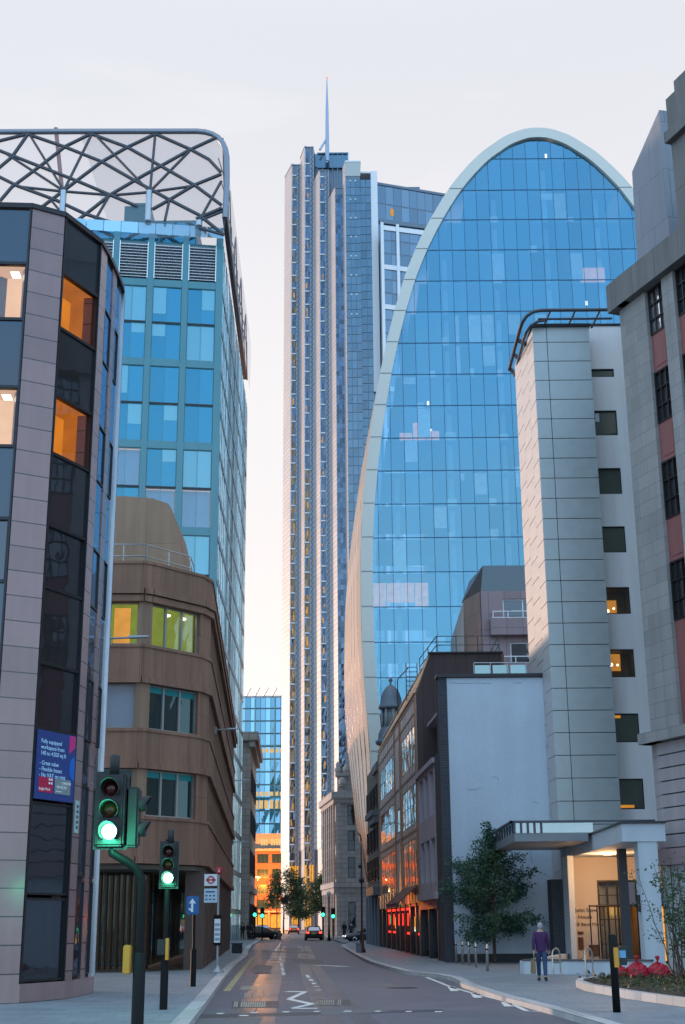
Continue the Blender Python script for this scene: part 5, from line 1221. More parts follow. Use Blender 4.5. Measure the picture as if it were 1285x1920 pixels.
# ------------------------------------------------------------------ street furniture
blk = metal('black_paint', (.008, .008, .009), .5, .0, spec=.12); hous = stone('signal_black', (.018, .022, .022), rough=.55, var=.15, streak=0, bump=0)
grn = emit('green_lens', (.42, 1.0, .78), 9.0); off_r = stone('red_lens_off', (.05, .004, .004), rough=.15, streak=0, bump=0); off_a = stone('amber_lens_off', (.06, .022, .004), rough=.15, streak=0, bump=0)
yel = stone('yellow_box', (.50, .24, .025), rough=.5, var=.12, streak=.1)
def visor(m, c, r, L, n=14, dirv='y'):
    vs = []; fs = []
    for k in range(n + 1):
        a = math.pi * (-.28 + 1.56 * k / n); x, z = r * math.cos(a), r * math.sin(a); l = L * (.55 + .45 * max(0, math.sin(a)))
        for rr in (1, .94):
            for y in (0, -l): vs.append((c[0] + x * rr, c[1] + y, c[2] + z * rr) if dirv == 'y' else (c[0] - y, c[1] + x * rr, c[2] + z * rr))
    for k in range(n):
        o = 4 * k; p = o + 4
        fs += [(o, o + 1, p + 1, p), (o + 2, p + 2, p + 3, o + 3), (o + 1, o + 3, p + 3, p + 1)]
    m.add(vs, fs, 0, True)
def signal_head(par, x, y, zg, s=1.0, aerial=True, w=.40):
    h = thing('x', None, None); bpy.data.objects.remove(h)
    m = MB(); m.box(x - w / 2, x + w / 2, y, y + .20, zg - .20 * s, zg + .80 * s); hd = m.build('signal_head', hous, par, bevel=.03)
    m = MB(); m.box(x - w / 2 - .04, x + w / 2 + .04, y + .1, y + .12, zg - .24 * s, zg + .85 * s); m.build('backing_board', hous, hd)
    for k, (mt, nm) in enumerate(((grn, 'green_lamp'), (off_a, 'amber_lamp'), (off_r, 'red_lamp'))):
        z = zg + .3 * s * k
        m = MB(); m.lathe((x, y, z), [(.105, -.012), (.10, -.03), (.05, -.045), (.001, -.05)], 20, axis='y'); m.build(nm, mt, hd)
        m = MB(); visor(m, (x, y, z), .135, .26); m.build('visor', hous, hd)
    if aerial:
        m = MB(); m.lathe((x + .02, y + .1, zg + .8 * s), [(.07, 0), (.07, .26), (.05, .29)], 12); m.build('detector', hous, hd)
    return hd
T1 = thing('traffic_signal', 'green traffic signal on a bent black pole, largest and nearest', 'traffic light', (-2.86, 19.5, 0), 'green traffic signals')
m = MB(); m.tube([(-2.86, 19.5, 0), (-2.86, 19.5, 1.35), (-2.86, 19.5, 1.36)], [.086, .086, .07], 14); m.tube([(-2.86, 19.5, 1.3), (-2.86, 19.5, 2.2), (-2.88, 19.5, 2.36), (-2.95, 19.5, 2.48), (-3.06, 19.5, 2.57), (-3.3, 19.5, 2.70), (-3.33, 19.52, 2.9)], .062, 14); m.build('pole', blk, T1)
signal_head(T1, -3.33, 19.35, 2.99)
m = MB(); m.box(-3.12, -2.94, 19.42, 19.72, 2.78, 3.62); sh = m.build('side_head', hous, T1, bevel=.03)
for z in (3.38, 3.03): m = MB(); visor(m, (-2.94, 19.57, z), .12, .16, dirv='x'); m.build('side_visor', hous, sh)
m = MB(); m.box(-3.09, -2.98, 19.46, 19.6, 1.08, 1.46); m.build('push_button_box', yel, T1, bevel=.015)
lamp('green_light', (-3.33, 19.02, 2.97), (.08, 1.0, .55), 60, .10, T1)
T2 = thing('traffic_signal', 'green traffic signal on a straight black pole beside the bent one', 'traffic light', (-3.87, 30.07, 0), 'green traffic signals')
m = MB(); m.tube([(-3.87, 30.07, 0), (-3.87, 30.07, 1.25)], .085, 12); m.tube([(-3.87, 30.07, 1.2), (-3.87, 30.07, 3.5)], .057, 12); m.build('pole', blk, T2)
signal_head(T2, -3.83, 29.9, 2.68, .92, True, .34)
m = MB(); m.box(-4.02, -3.84, 29.86, 30.0, 1.10, 1.42); m.build('push_button_box', hous, T2, bevel=.015); m = MB(); m.box(-3.84, -3.78, 29.86, 30.02, 1.0, 1.44); m.build('button_panel', yel, T2)
lamp('green_light', (-3.83, 29.55, 2.64), (.08, 1.0, .55), 35, .10, T2)
first = None
farsig = [((478, 1715), 'small green traffic signal far down the street, leftmost'), ((492, 1717), 'small green traffic signal far off, beside the dark parked car'), ((606, 1715), 'small green traffic signal far off, under the right street tree'), ((625, 1718), 'small green traffic signal far off, in front of the pale stone building')]
for (px, py), lb in farsig:
    x, y, z = D(px, py, 152)
    if first is None:
        first = thing('traffic_signal', lb, 'traffic light', (x, y, 0), 'green traffic signals')
        m = MB(); m.tube([(x, y + .3, -.1), (x, y + .3, z + .8)], .07, 8); m.build('pole', blk, first); signal_head(first, x, y, z, 1., False)
        m = MB(); m.lathe((x, y - .06, z), [(.19, 0), (.12, -.06), (.001, -.08)], 14, axis='y'); m.build('lens_glow', emit('far_green', (.04, .9, .42), 3.2), first)  # glowing green disc set over the lens and wider than it
    else:
        c_ = copy_tree(first); c_.location = (x, y, z - D(478, 1715, 152)[2]); c_['label'] = lb

blue_s = stone('sign_blue', (.012, .11, .30), rough=.4, var=.06, streak=0, bump=0); white_s = stone('sign_white', (.68, .74, .78), rough=.4, var=.04, streak=0, bump=0); red_s = stone('sign_red', (.42, .02, .04), rough=.4, var=.04, streak=0, bump=0)
AS = thing('arrow_sign', 'blue one-way arrow sign on a black post on the left pavement', 'sign', (-4.40, 40.57, 0))
m = MB(); m.tube([(-4.40, 40.62, 0), (-4.40, 40.62, 1.02)], .085, 12); m.tube([(-4.40, 40.62, 1.0), (-4.42, 40.62, 2.4)], .045, 10); m.build('pole', blk, AS)
m = MB(); m.box(-4.64, -4.27, 40.48, 40.56, 1.97, 2.50); m.build('sign_box', blue_s, AS, bevel=.03)
m = MB(); Z = Fa((-4.64, 40.47), (-4.27, 40.47)); m.fpoly(Z, [(.15, 2.05), (.21, 2.05), (.21, 2.30), (.29, 2.28), (.185, 2.43), (.08, 2.28), (.15, 2.30)], .0, .012); m.fpoly(Z, [(.08, 2.12), (.15, 2.08), (.15, 2.13), (.09, 2.17)], 0, .012); m.build('arrow', white_s, AS)
BS = thing('bus_stop', 'bus stop post with a red roundel flag and timetable case', 'bus stop', (-4.70, 51.5, 0))
m = MB(); m.tube([(-4.70, 51.5, 0), (-4.72, 51.5, 3.62)], .04, 10); m.lathe((-4.70, 51.5, 0), [(.26, 0), (.24, .05), (.09, .16), (.05, .26)], 16); m.build('pole', metal('pole_grey', (.30, .33, .36), .4, .5), BS)
Z = Fa((-5.24, 51.45), (-4.76, 51.45))
m = MB(); m.fbox(Z, 0, .48, -.03, 0, 3.06, 3.48); fl_ = m.build('flag', white_s, BS)
m = MB(); ring_ = [(.24 + .145 * math.cos(a), 3.27 + .145 * math.sin(a)) for a in [2 * math.pi * i / 24 for i in range(24)]]; rin = [(.24 + .095 * math.cos(a), 3.27 + .095 * math.sin(a)) for a in [2 * math.pi * i / 24 for i in range(24)]]
for i in range(24): j = (i + 1) % 24; m.quad(Z.p(ring_[i][0], .006, ring_[i][1]), Z.p(ring_[j][0], .006, ring_[j][1]), Z.p(rin[j][0], .006, rin[j][1]), Z.p(rin[i][0], .006, rin[i][1]))
m.fbox(Z, .06, .42, .003, .012, 3.235, 3.305); m.build('roundel', red_s, fl_, recalc=False)
m = MB(); text_on(m, Z, 'BUS', .24, 3.25, .014, .05, align='CENTER', ext=.001); m.build('lettering', white_s, fl_)
m = MB(); m.fbox(Z, 0, .49, -.03, 0, 2.46, 2.96); pn = m.build('route_panel', stone('panel_pale', (.45, .58, .68), rough=.4, var=.04, streak=0, bump=0), BS)
m = MB(); [m.fbox(Z, .05 + .14 * i, .13 + .14 * i, .001, .006, 2.55 + .13 * j, 2.60 + .13 * j) for i in range(3) for j in range(2)]; m.fbox(Z, .06, .40, .001, .006, 2.82, 2.87); m.build('route_number', stone('ink_blue', (.02, .10, .22), streak=0, bump=0), pn)
m = MB(); m.lathe((-4.70, 51.47, 3.60), [(.14, 0), (.14, -.03)], 20, axis='y'); dk = m.build('stop_letter', red_s, BS)
m = MB(); text_on(m, Fa((-4.8, 51.43), (-4.6, 51.43)), 'A', .1, 3.53, .004, .18, align='CENTER', ext=.002); m.build('lettering', white_s, dk)
m = MB(); m.box(-4.86, -4.58, 51.40, 51.48, .95, 2.02); tc = m.build('timetable_case', blk, BS, bevel=.01)
m = MB(); m.box(-4.83, -4.61, 51.385, 51.40, 1.05, 1.88); m.build('timetable', white_s, tc)
m = MB(); [m.box(-4.81, -4.63, 51.378, 51.384, 1.12 + .17 * i, 1.22 + .17 * i) for i in range(4)]; m.build('timetable_print', stone('print_grey', (.25, .36, .42), streak=0, bump=0), tc)

LPm = stone('post_black', (.015, .017, .02), rough=.45, streak=0)
LP = thing('lamp_post', 'slim black post with round fittings and a pale base cabinet on the right pavement', 'post', (.97, 83, 0))
m = MB(); m.lathe((.97, 83, 0), [(.20, 0), (.2, .12), (.13, .3), (.10, 1.2), (.06, 1.35), (.05, 4.0), (.04, 6.5)], 14); m.build('pole', LPm, LP)
m = MB(); m.ball((.97, 83, 4.1), .16, 12, sy=.8); m.build('round_box', LPm, LP); m = MB(); m.ball((.88, 82.9, 4.92), .11, 10); m.build('camera_dome', LPm, LP)
m = MB(); m.tube([(.97, 83, 6.4), (.95, 82.95, 6.7), (.80, 82.8, 6.85)], .04, 8); m.build('arm', LPm, LP)
CB = thing('utility_cabinet', 'small blue-grey cabinet at the foot of the slim black post', 'cabinet', (.74, 82.6, 0)); m = MB(); m.box(.60, .92, 82.4, 82.75, 0, .48); m.build('body', stone('cabinet_blue', (.10, .16, .21), rough=.5), CB, bevel=.02); m = MB(); m.box(.58, .94, 82.38, 82.77, .48, .52); m.build('lid', stone('lid_blue', (.08, .12, .16)), CB)
SLm = stone('lantern_white', (.75, .75, .72), streak=0)
x, y, z = D(617, 1677, 142)
SL = thing('street_lamp', 'old style black street lamp with a pale lantern, before the right street tree', 'street lamp', (x, y, 0)); m = MB(); m.lathe((x, y, -.1), [(.2, 0), (.12, .6), (.07, 1.2), (.05, z - .2)], 10); m.build('pole', LPm, SL); m = MB(); m.lathe((x, y, z - .35), [(.12, 0), (.2, .45), (.22, .5), (.05, .7)], 8); m.build('lantern', SLm, SL)
# wall lamps
WLm = metal('lamp_alloy', (.32, .36, .38), .4, .5)
def wall_lamp(base, label, L=1.15, grp='bracket lamps on the left-hand walls'):
    t = thing('wall_lamp', label, 'wall lamp', base, grp); x, y, z = base
    m = MB(); m.tube([(x - .1, y, z), (x + L * .55, y, z + .03)], .03, 8); m.box(x - .06, x + .03, y - .1, y + .1, z - .18, z + .14); m.build('arm', WLm, t)
    m = MB(); m.hexa([(x + L * .5, y - .1, z), (x + L, y - .07, z + .03), (x + L, y + .07, z + .03), (x + L * .5, y + .1, z), (x + L * .5, y - .08, z + .09), (x + L, y - .05, z + .08), (x + L, y + .05, z + .08), (x + L * .5, y + .08, z + .09)]); m.build('lamp_head', WLm, t, bevel=.012)
    return t
F = BF[4]
W1 = wall_lamp(F.p(7.46, .0, 10.43), 'bracket lamp on the brown office side wall, nearest of three there')
for s_, z_, lb in ((39.82, 11.29, 'bracket lamp near the far end of the brown office, the higher one'), (43.5, 7.3, 'bracket lamp near the far end of the brown office, the lowest one')):
    c_ = copy_tree(W1); c_.location = F.p(s_, 0., z_); c_['label'] = lb
c_ = copy_tree(W1); c_.location = (-6.78, 38.0, 9.63); c_['label'] = 'dark bracket lamp on the nearest glass office, before the green-lit windows'
# yellow arcade lamp
# posts, bollards, stands
PB = thing('push_button_post', 'short black crossing post with a yellow button panel by the right kerb', 'post', (5.34, 28.1, 0)); m = MB(); m.lathe((5.34, 28.1, 0), [(.078, 0), (.078, 1.44), (.06, 1.47)], 16); m.build('pole', blk, PB)
m = MB(); m.box(5.33, 5.43, 27.98, 28.06, .84, 1.22); m.build('button_panel', yel, PB, bevel=.01); m = MB(); m.box(5.43, 5.60, 28.05, 28.2, .88, 1.24); m.build('button_box', hous, PB, bevel=.012); m = MB(); m.box(5.45, 5.58, 28.035, 28.05, 1.02, 1.16); m.build('screen', stone('screen_blue', (.1, .3, .5), rough=.2, streak=0, bump=0), PB)
stst = metal('stainless', (.50, .45, .40), .28, .9)
where = ['nearest the dark brick pier', 'second from the brick pier', 'middle one of the row', 'second nearest the tree trunk', 'tallest looking, nearest the kerb']
b0 = None
for i, p in enumerate([(4.77, 60.82), (4.91, 59.27), (5.05, 57.8), (5.09, 55.13), (5.12, 51.01)]):
    lb = 'thin steel bollard before the blank pale wall, ' + where[i]
    if b0 is None:
        b0 = thing('bollard', lb, 'bollard', (*p, 0), 'steel bollards by the blank pale wall'); m = MB(); m.lathe((*p, 0), [(.052, 0), (.05, .86), (.03, .92), (.001, .93)], 12); m.build('post', stst, b0); m = MB(); m.lathe((*p, .72), [(.054, 0), (.054, .06)], 12); m.build('band', blk, b0)
    else: c_ = copy_tree(b0); c_.location = (*p, 0); c_['label'] = lb
b1 = None
for (px, py), lb in (((524, 1761), 'grey bollard at the left kerb bend, nearer of two'), ((515, 1757), 'grey bollard at the left kerb bend, farther of two')):
    p = G(px, py, -.05)
    if b1 is None: b1 = thing('bollard', lb, 'bollard', (*p, -.1), 'grey bollards at the kerb bend'); m = MB(); m.lathe((*p, -.1), [(.20, 0), (.17, .9), (.12, 1.0), (.01, 1.04)], 12); m.build('post', stone('bollard_grey', (.20, .19, .18)), b1)
    else: c_ = copy_tree(b1); c_.location = (*p, -.1); c_['label'] = lb
def stand(p, rz, lb):
    t = thing('bike_stand', lb, 'bike stand', (*p, 0), 'steel bike stands'); d = Vector((math.cos(rz), math.sin(rz))); pts = []
    for k in range(13): a = math.pi * k / 12; pts.append((p[0] + d.x * .19 * -math.cos(a), p[1] + d.y * .6 * -math.cos(a), .66 + .19 * math.sin(a)))
    m = MB(); m.tube([(pts[0][0], pts[0][1], 0)] + pts + [(pts[-1][0], pts[-1][1], 0)], .028, 10); m.build('hoop', stst, t); m = MB(); m.bar((*pts[0][:2], .42), (*pts[-1][:2], .42), .03, .05); m.build('crossbar', stst, t); return t
s1 = stand((6.9, 46.2), .5, 'steel hoop bike stand just right of the walker')
c_ = copy_tree(s1); c_.location = (8.0, 46.4, 0); c_['label'] = 'steel hoop bike stand in front of the entrance lettering'
BIN = thing('litter_bin', 'low dark box on the left pavement edge by the brown office', 'box', (-6.45, 84, 0)); m = MB(); m.box(-6.8, -6.2, 83.6, 84.2, 0, .5); m.build('body', stone('bin_dark', (.03, .04, .05)), BIN, bevel=.04); m = MB(); m.box(-6.83, -6.17, 83.57, 84.23, .5, .58); m.build('lid', stone('bin_lid', (.05, .06, .07)), BIN)

# planter, bags, shrubs
pk_ = [(6.50, 39.6), (6.22, 38.3), (6.10, 36.2), (6.45, 32.5), (7.0, 29.3), (9, 28.0), (14, 27.5), (14, 42.2), (8.3, 42.2)]
PT = thing('planting_bed', 'raised planting bed with a pale stone edge on the right pavement', 'planter', (9, 36, 0))
m = MB(); pi = offset(pk_, -.16)
ctr = Vector((10, 35)); pin = [tuple(Vector(p) + (ctr - Vector(p)).normalized() * .22) for p in pk_]
n = len(pk_)
for i in range(n): j = (i + 1) % n; m.hexa([(*pk_[i], 0.003), (*pk_[j], .003), (*pin[j], .003), (*pin[i], .003), (*pk_[i], .19), (*pk_[j], .19), (*pin[j], .19), (*pin[i], .19)])
m.build('stone_edge', kerbst, PT); m = MB(); m.prism(pin, 0.002, .15); m.build('soil', stone('soil', (.035, .03, .022), rough=.95, var=.4, bump=.6), PT)
leafm = None
def leaf_mat(name, c1, c2, sat=1.):
    m, nt, out = new_mat(name)
    rnd = nt.nodes.new('ShaderNodeNewGeometry').outputs['Random Per Island']
    col = mixc(nt, rnd, c1, c2)
    bs = nd(nt, 'ShaderNodeBsdfPrincipled', {'Base Color': col, 'Roughness': .5, 'Specular IOR Level': .35})
    tl = nd(nt, 'ShaderNodeBsdfTranslucent', {'Color': col}).outputs[0]
    nt.links.new(nd(nt, 'ShaderNodeMixShader', {0: .22, 1: bs.outputs[0], 2: tl}).outputs[0], out.inputs[0]); return m
lf1 = leaf_mat('tree_leaf', (.02, .062, .04), (.08, .17, .11)); lf2 = leaf_mat('sapling_leaf', (.03, .07, .03), (.085, .15, .06)); lf3 = leaf_mat('far_leaf', (.025, .045, .018), (.06, .085, .03)); lfg = leaf_mat('ground_leaf', (.03, .05, .02), (.09, .085, .04))
bark = stone('bark', (.055, .042, .035), rough=.9, var=.3, streak=.4, bump=.4)
def leaf(m, p, size, rng):
    d = Vector((rng.gauss(0, 1), rng.gauss(0, 1), rng.gauss(-.3, .6))).normalized(); s = d.cross(Vector((rng.gauss(0, 1), rng.gauss(0, 1), rng.gauss(0, 1)))).normalized()
    l = size * rng.uniform(.7, 1.3); w = l * .55; p = Vector(p)
    m.add([p, p + d * l * .5 + s * w * .5, p + d * l, p + d * l * .5 - s * w * .5], [(0, 1, 2, 3)])
rng = random.Random(11)
m = MB()
for k in range(2600):
    x, y = rng.uniform(6.4, 12), rng.uniform(29.5, 41.8)
    if (x - 6.1) < (38.3 - y) * .0 or y < 29.6 or (x < 7.6 and y > 40.4) or (x < 6.6 + max(0, (36 - y)) * .13): continue
    leaf(m, (x, y, .15 + rng.uniform(0, .16)), .13, rng)
tag(m.build('ground_cover', lfg, None, recalc=False), 'low rough ground-cover plants filling the raised bed', 'plants', kind='stuff')
bagm = stone('red_bag', (.34, .006, .022), rough=.5, var=.3, sc=2, bump=.3, streak=.1, spec=.4)
for i, (bx, by, r, lb) in enumerate(((7.95, 41.0, .26, 'red plastic sack, leftmost and smallest of the three'), (8.40, 40.7, .34, 'red plastic sack, tallest one in the middle'), (8.98, 40.6, .33, 'red plastic sack, rightmost, next to the sapling'))):
    t = thing('red_sack', lb, 'sack', (bx, by, .15), 'red plastic sacks'); m = MB(); nn = 18; vs = []
    prof_ = [(0.05, 0), (.85, .02), (1.0, .35), (.92, .75), (.62, 1.05), (.28, 1.22), (.10, 1.30)]
    m.lathe((bx, by, .13), [(a * r, b * r) for a, b in [(.05, 0), (.6, .0), (.9, .06), (1.02, .22), (1.0, .42), (.96, .6), (.88, .78), (.74, .95), (.56, 1.08), (.36, 1.18), (.2, 1.25), (.1, 1.30)]], 26, smooth=False)
    m.v = [(x + .07 * r * math.sin(7 * math.atan2(y - by, x - bx) + 11 * z + i) + rng.uniform(-.07, .07) * r, y + rng.uniform(-.07, .07) * r, max(.12, z + rng.uniform(-.06, .06) * r + .05 * r * math.sin(5 * math.atan2(y - by, x - bx)))) for x, y, z in m.v]
    m.build('bag', bagm, t); m = MB(); m.lathe((bx, by, .13 + 1.26 * r), [(.10 * r, 0), (.07 * r, .06), (.2 * r, .14), (.16 * r, .2)], 9); m.build('tied_neck', bagm, t)

def twig(m, a, b, r0, r1, sag=0, seg=4, rng=rng, wob=.03):
    a, b = Vector(a), Vector(b); pts = []
    for k in range(seg + 1):
        t = k / seg; p = a.lerp(b, t); p.z += sag * math.sin(math.pi * t); 
        if 0 < k < seg: p += Vector((rng.uniform(-wob, wob), rng.uniform(-wob, wob), 0))
        pts.append(p)
    m.tube(pts, [r0 + (r1 - r0) * k / seg for k in range(seg + 1)], 6, cap=False); return pts
# street tree against the pale wall
TR = thing('street_tree', 'dark green pyramid-shaped street tree in front of the blank pale wall', 'tree', (6.38, 60.3, 0))
tx, ty = 6.38, 60.3; tm = MB(); lm = MB()
twig(tm, (tx, ty, 0), (tx + .02, ty, 3.0), .085, .06, wob=.02); twig(tm, (tx + .02, ty, 3.0), (tx - .08, ty, 5.75), .06, .012, wob=.03)
for k in range(88):
    t = (k + rng.random()) / 88; z0 = .95 + 4.5 * t ** .95; an = rng.uniform(0, 2 * math.pi)
    prof_ = (1.0 if .12 < t < .42 else (.72 + t * 2.2 if t <= .12 else max(.07, (1 - t) / .60) ** 1.02)); L = 2.02 * min(1, prof_) * rng.uniform(.5, 1.2)
    up = rng.uniform(.25, .60) * L if t > .2 else rng.uniform(-.12, .35) * L
    ex = (tx + L * math.cos(an), ty + L * math.sin(an) * .9, z0 + up)
    pts = twig(tm, (tx, ty, z0), ex, .022, .005, rng.uniform(-.05, .08))
    nl = int(34 + 125 * L)
    for j in range(nl):
        u = rng.uniform(.22, 1.05) ** .8; i = min(3, int(u * 4)); p = pts[i].lerp(pts[i + 1], min(1.3, u * 4 - i))
        sp_ = .085 + .085 * (1 - abs(u - .6))
        leaf(lm, p + Vector((rng.gauss(0, sp_), rng.gauss(0, sp_), rng.gauss(-.03, sp_ * .8))), .122, rng)
for j in range(220): leaf(lm, (tx - .08 + rng.gauss(0, .10), ty + rng.gauss(0, .1), rng.uniform(4.9, 5.95)), .14, rng)
tm.build('trunk', bark, TR); lm.build('crown', lf1, TR, recalc=False)
# sapling in the bed
SPL = thing('sapling', 'thin many-stemmed sapling with sparse leaves in the raised bed', 'sapling', (8.95, 37.4, .1)); tm = MB(); lm = MB()
for k in range(17):
    b = (8.95 + rng.uniform(-.25, .35), 37.4 + rng.uniform(-.2, .2), .1); an = rng.uniform(0, 6.28); sp_ = rng.uniform(.25, 1.0); top = (b[0] + sp_ * math.cos(an) * 1.0 + .1, b[1] + sp_ * math.sin(an), rng.uniform(1.9, 3.35))
    pts = twig(tm, b, top, .018, .004, 0, 6, wob=.06)
    for q_ in range(5):
        i = rng.randint(2, 5); a = pts[i]; e = a + Vector((rng.uniform(-.45, .45), rng.uniform(-.4, .4), rng.uniform(.1, .45))); pp = twig(tm, a, e, .007, .002, 0, 3, wob=.02)
        for j in range(13): leaf(lm, pp[rng.randint(1, 3)] + Vector((rng.gauss(0, .06), rng.gauss(0, .06), rng.gauss(0, .06))), .095, rng)
    for j in range(16): i = rng.randint(4, 6); leaf(lm, pts[i] + Vector((rng.gauss(0, .09), rng.gauss(0, .09), rng.gauss(0, .09))), .10, rng)
tm.build('stem', bark, SPL); lm.build('foliage', lf2, SPL, recalc=False)
# far street trees
for (px, py, Y, r, h, lb) in ((532, 1748, 236, 3.5, 10.6, 'round street tree far down the road, before the tower foot'), (560, 1748, 246, 2.6, 7.6, 'lower street tree far down the road, between its two neighbours'), (607, 1748, 215, 2.5, 9.4, 'street tree far down the road, beside the pale stone building')):
    x = D(px, py, Y)[0]; t = thing('street_tree', lb, 'tree', (x, Y, -.1), 'street trees at the far junction'); tm = MB(); lm = MB()
    twig(tm, (x, Y, -.1), (x, Y, h * .55), .17, .09)
    for k in range(44):
        an = rng.uniform(0, 6.28); zc = h * rng.uniform(.38, .93); rr = r * math.sqrt(max(.1, 1 - ((zc / h - .6) / .42) ** 2)) * rng.uniform(.4, .95); c_ = Vector((x + rr * math.cos(an), Y + rr * math.sin(an), zc)); twig(tm, (x, Y, h * .45), c_, .05, .015, 0, 3)
        for j in range(110): leaf(lm, c_ + Vector((rng.gauss(0, .42), rng.gauss(0, .42), rng.gauss(0, .38))), .36, rng)
    tm.build('trunk', bark, t); lm.build('crown', lf3, t, recalc=False)
# sodium street lamps at the far junction
sod = emit('sodium_lamp', (1.0, .48, .10), 14.0)
for i, (px, py, Y, lb) in enumerate(((484, 1645, 366, 'glowing orange street lamp far off before the red brick building'), (468, 1672, 268, 'glowing orange street lamp partly hidden behind the left-hand buildings'), (520, 1655, 362, 'orange street lamp far off behind the round street tree'))):
    x, y, z = D(px, py, Y); t = thing('street_lamp', lb, 'street lamp', (x, y, 0), 'orange street lamps')
    m = MB(); m.tube([(x, y, -.1), (x, y, z + .3)], .11, 8); m.build('pole', LPm, t); m = MB(); m.ball((x, y - .35, z), .5, 10, sz=.35, sx=1.3); m.build('lamp_head', sod, t); lamp('lamp_light', (x, y + .6, z - .6), (1.0, .36, .04), (12000 if i == 1 else 26000), .5, t)
lamp_w = None

# ------------------------------------------------------------------ cars
tyre = stone('tyre', (.015, .015, .015), streak=0); rimc = metal('alloy_rim', (.45, .45, .47), .3, .9); cglassm = glass('car_glass', tint=(.8, .85, .95), refl=.3, base=(.015, .015, .02), wave=0); taill = emit('tail_lamp', (1.0, .06, .03), 2.6); headl = emit('head_lamp', (.9, .95, 1.0), 1.5)
platey = stone('plate_yellow', (.75, .5, .05), streak=0, bump=0); platew = stone('plate_white', (.7, .7, .7), streak=0, bump=0); bumpm = stone('bumper_black', (.02, .02, .022), rough=.5, streak=0)
def car(x, y, rz, paint, lb, L=4.3, w=1.78, h=1.46, lights=True, z=-.12):
    """heading +Y at rz 0"""
    t = thing('car', lb, 'car', (x, y, z)); ca, sa = math.cos(rz), math.sin(rz)
    T = lambda px, py, pz: (x + px * ca - py * sa, y + px * sa + py * ca, z + pz)
    def loft(secs, mat, name, par, bev=.05):
        m = MB(); vs = []; n = len(secs[0])
        for s_ in secs: vs += [T(*p) for p in s_]
        fs = [(i * n + k, i * n + (k + 1) % n, (i + 1) * n + (k + 1) % n, (i + 1) * n + k) for i in range(len(secs) - 1) for k in range(n)] + [tuple(range(n))[::-1], tuple(range((len(secs) - 1) * n, len(secs) * n))]
        m.add(vs, fs, 0, True); return m.build(name, mat, par, bevel=bev)
    hw = w / 2
    def sec(yy, zlo, zhi, k): return [(-hw * k * .9, yy, zlo), (hw * k * .9, yy, zlo), (hw * k, yy, zlo + .15), (hw * k, yy, (zlo + zhi) / 2 + .08), (hw * k * .93, yy, zhi), (-hw * k * .93, yy, zhi), (-hw * k, yy, (zlo + zhi) / 2 + .08), (-hw * k, yy, zlo + .15)]
    a = -L / 2
    b = loft([sec(a, .38, .86, .86), sec(a + .12, .28, .95, .96), sec(a + .6, .22, .97, 1), sec(a + 1.6, .2, .95, 1), sec(a + 2.7, .2, .93, 1), sec(a + 3.4, .22, .84, .98), sec(a + L - .2, .28, .70, .9), sec(a + L, .36, .6, .8)], paint, 'body', t)
    def csec(yy, zz, k0, k1): return [(-hw * k0, yy, .88), (hw * k0, yy, .88), (hw * k1, yy, zz), (-hw * k1, yy, zz)]
    loft([csec(a + .18, .93, .80, .78), csec(a + .62, h - .06, .86, .66), csec(a + 1.2, h, .88, .68), csec(a + 2.0, h - .03, .88, .68), csec(a + 3.05, .94, .84, .80)], paint, 'roof', t)
    def pane(ps, nm): m = MB(); m.add([T(*p) for p in ps], [(0, 1, 2, 3)]); m.build(nm, cglassm, t, recalc=False)
    pane([(-hw * .70, a + .20, 1.0), (hw * .70, a + .20, 1.0), (hw * .58, a + .555, h - .12), (-hw * .58, a + .555, h - .12)], 'rear_window')
    pane([(-hw * .74, a + 2.96, 1.0), (hw * .74, a + 2.96, 1.0), (hw * .60, a + 2.13, h - .08), (-hw * .60, a + 2.13, h - .08)], 'windscreen')
    for s_ in (-1, 1): pane([(s_ * hw * .875, a + .62, .98), (s_ * hw * .875, a + 2.75, .98), (s_ * hw * .725, a + 2.02, h - .12), (s_ * hw * .725, a + .80, h - .12)], 'side_window')
    for yy in (a + .82, a + L - .85):
        for s_ in (-1, 1):
            m = MB(); c0 = (0, 0, 0); m.lathe((0, 0, 0), [(.19, -.1), (.30, -.1), (.315, -.06), (.315, .06), (.30, .1), (.19, .1)], 18, axis='x'); m.v = [T(s_ * (hw - .09) + p[0], yy + p[1], .315 + p[2]) for p in m.v]; wh = m.build('wheel', tyre, t)
            m = MB(); m.lathe((0, 0, 0), [(.001, .085 * s_), (.2, .1 * s_), (.2, .02 * s_)], 14, axis='x'); m.v = [T(s_ * (hw - .085) + p[0], yy + p[1], .315 + p[2]) for p in m.v]; m.build('rim', rimc, wh)
    def bx(x0, x1, y0, y1, z0, z1, nm, mt): m = MB(); m.hexa([T(x0, y0, z0), T(x1, y0, z0), T(x1, y1, z0), T(x0, y1, z0), T(x0, y0, z1), T(x1, y0, z1), T(x1, y1, z1), T(x0, y1, z1)]); m.build(nm, mt, t, bevel=.01)
    for s_ in (-1, 1): bx(min(s_ * hw * .58, s_ * hw * .9), max(s_ * hw * .58, s_ * hw * .9), a - .02, a + .2, .70, .90, 'tail_light', taill); bx(min(s_ * hw * .5, s_ * hw * .78), max(s_ * hw * .5, s_ * hw * .78), a + L - .16, a + L + .01, .52, .64, 'headlight', headl if lights else rimc)
    bx(-hw * .84, hw * .84, a - .05, a + .15, .34, .56, 'bumper', bumpm); bx(-.27, .27, a - .03, a + .02, .66, .77, 'number_plate', platey); bx(-.27, .27, a + L - .02, a + L + .03, .38, .49, 'number_plate', platew)
    return t
paint = lambda n, c: metal(n, c, .3, .3, spec=.6)
cx, cy = G(587, 1763.5, -.12); car(cx, cy + 2, .06, paint('paint_dark', (.03, .025, .03)), 'dark saloon car with bright red tail lights driving away up the road')
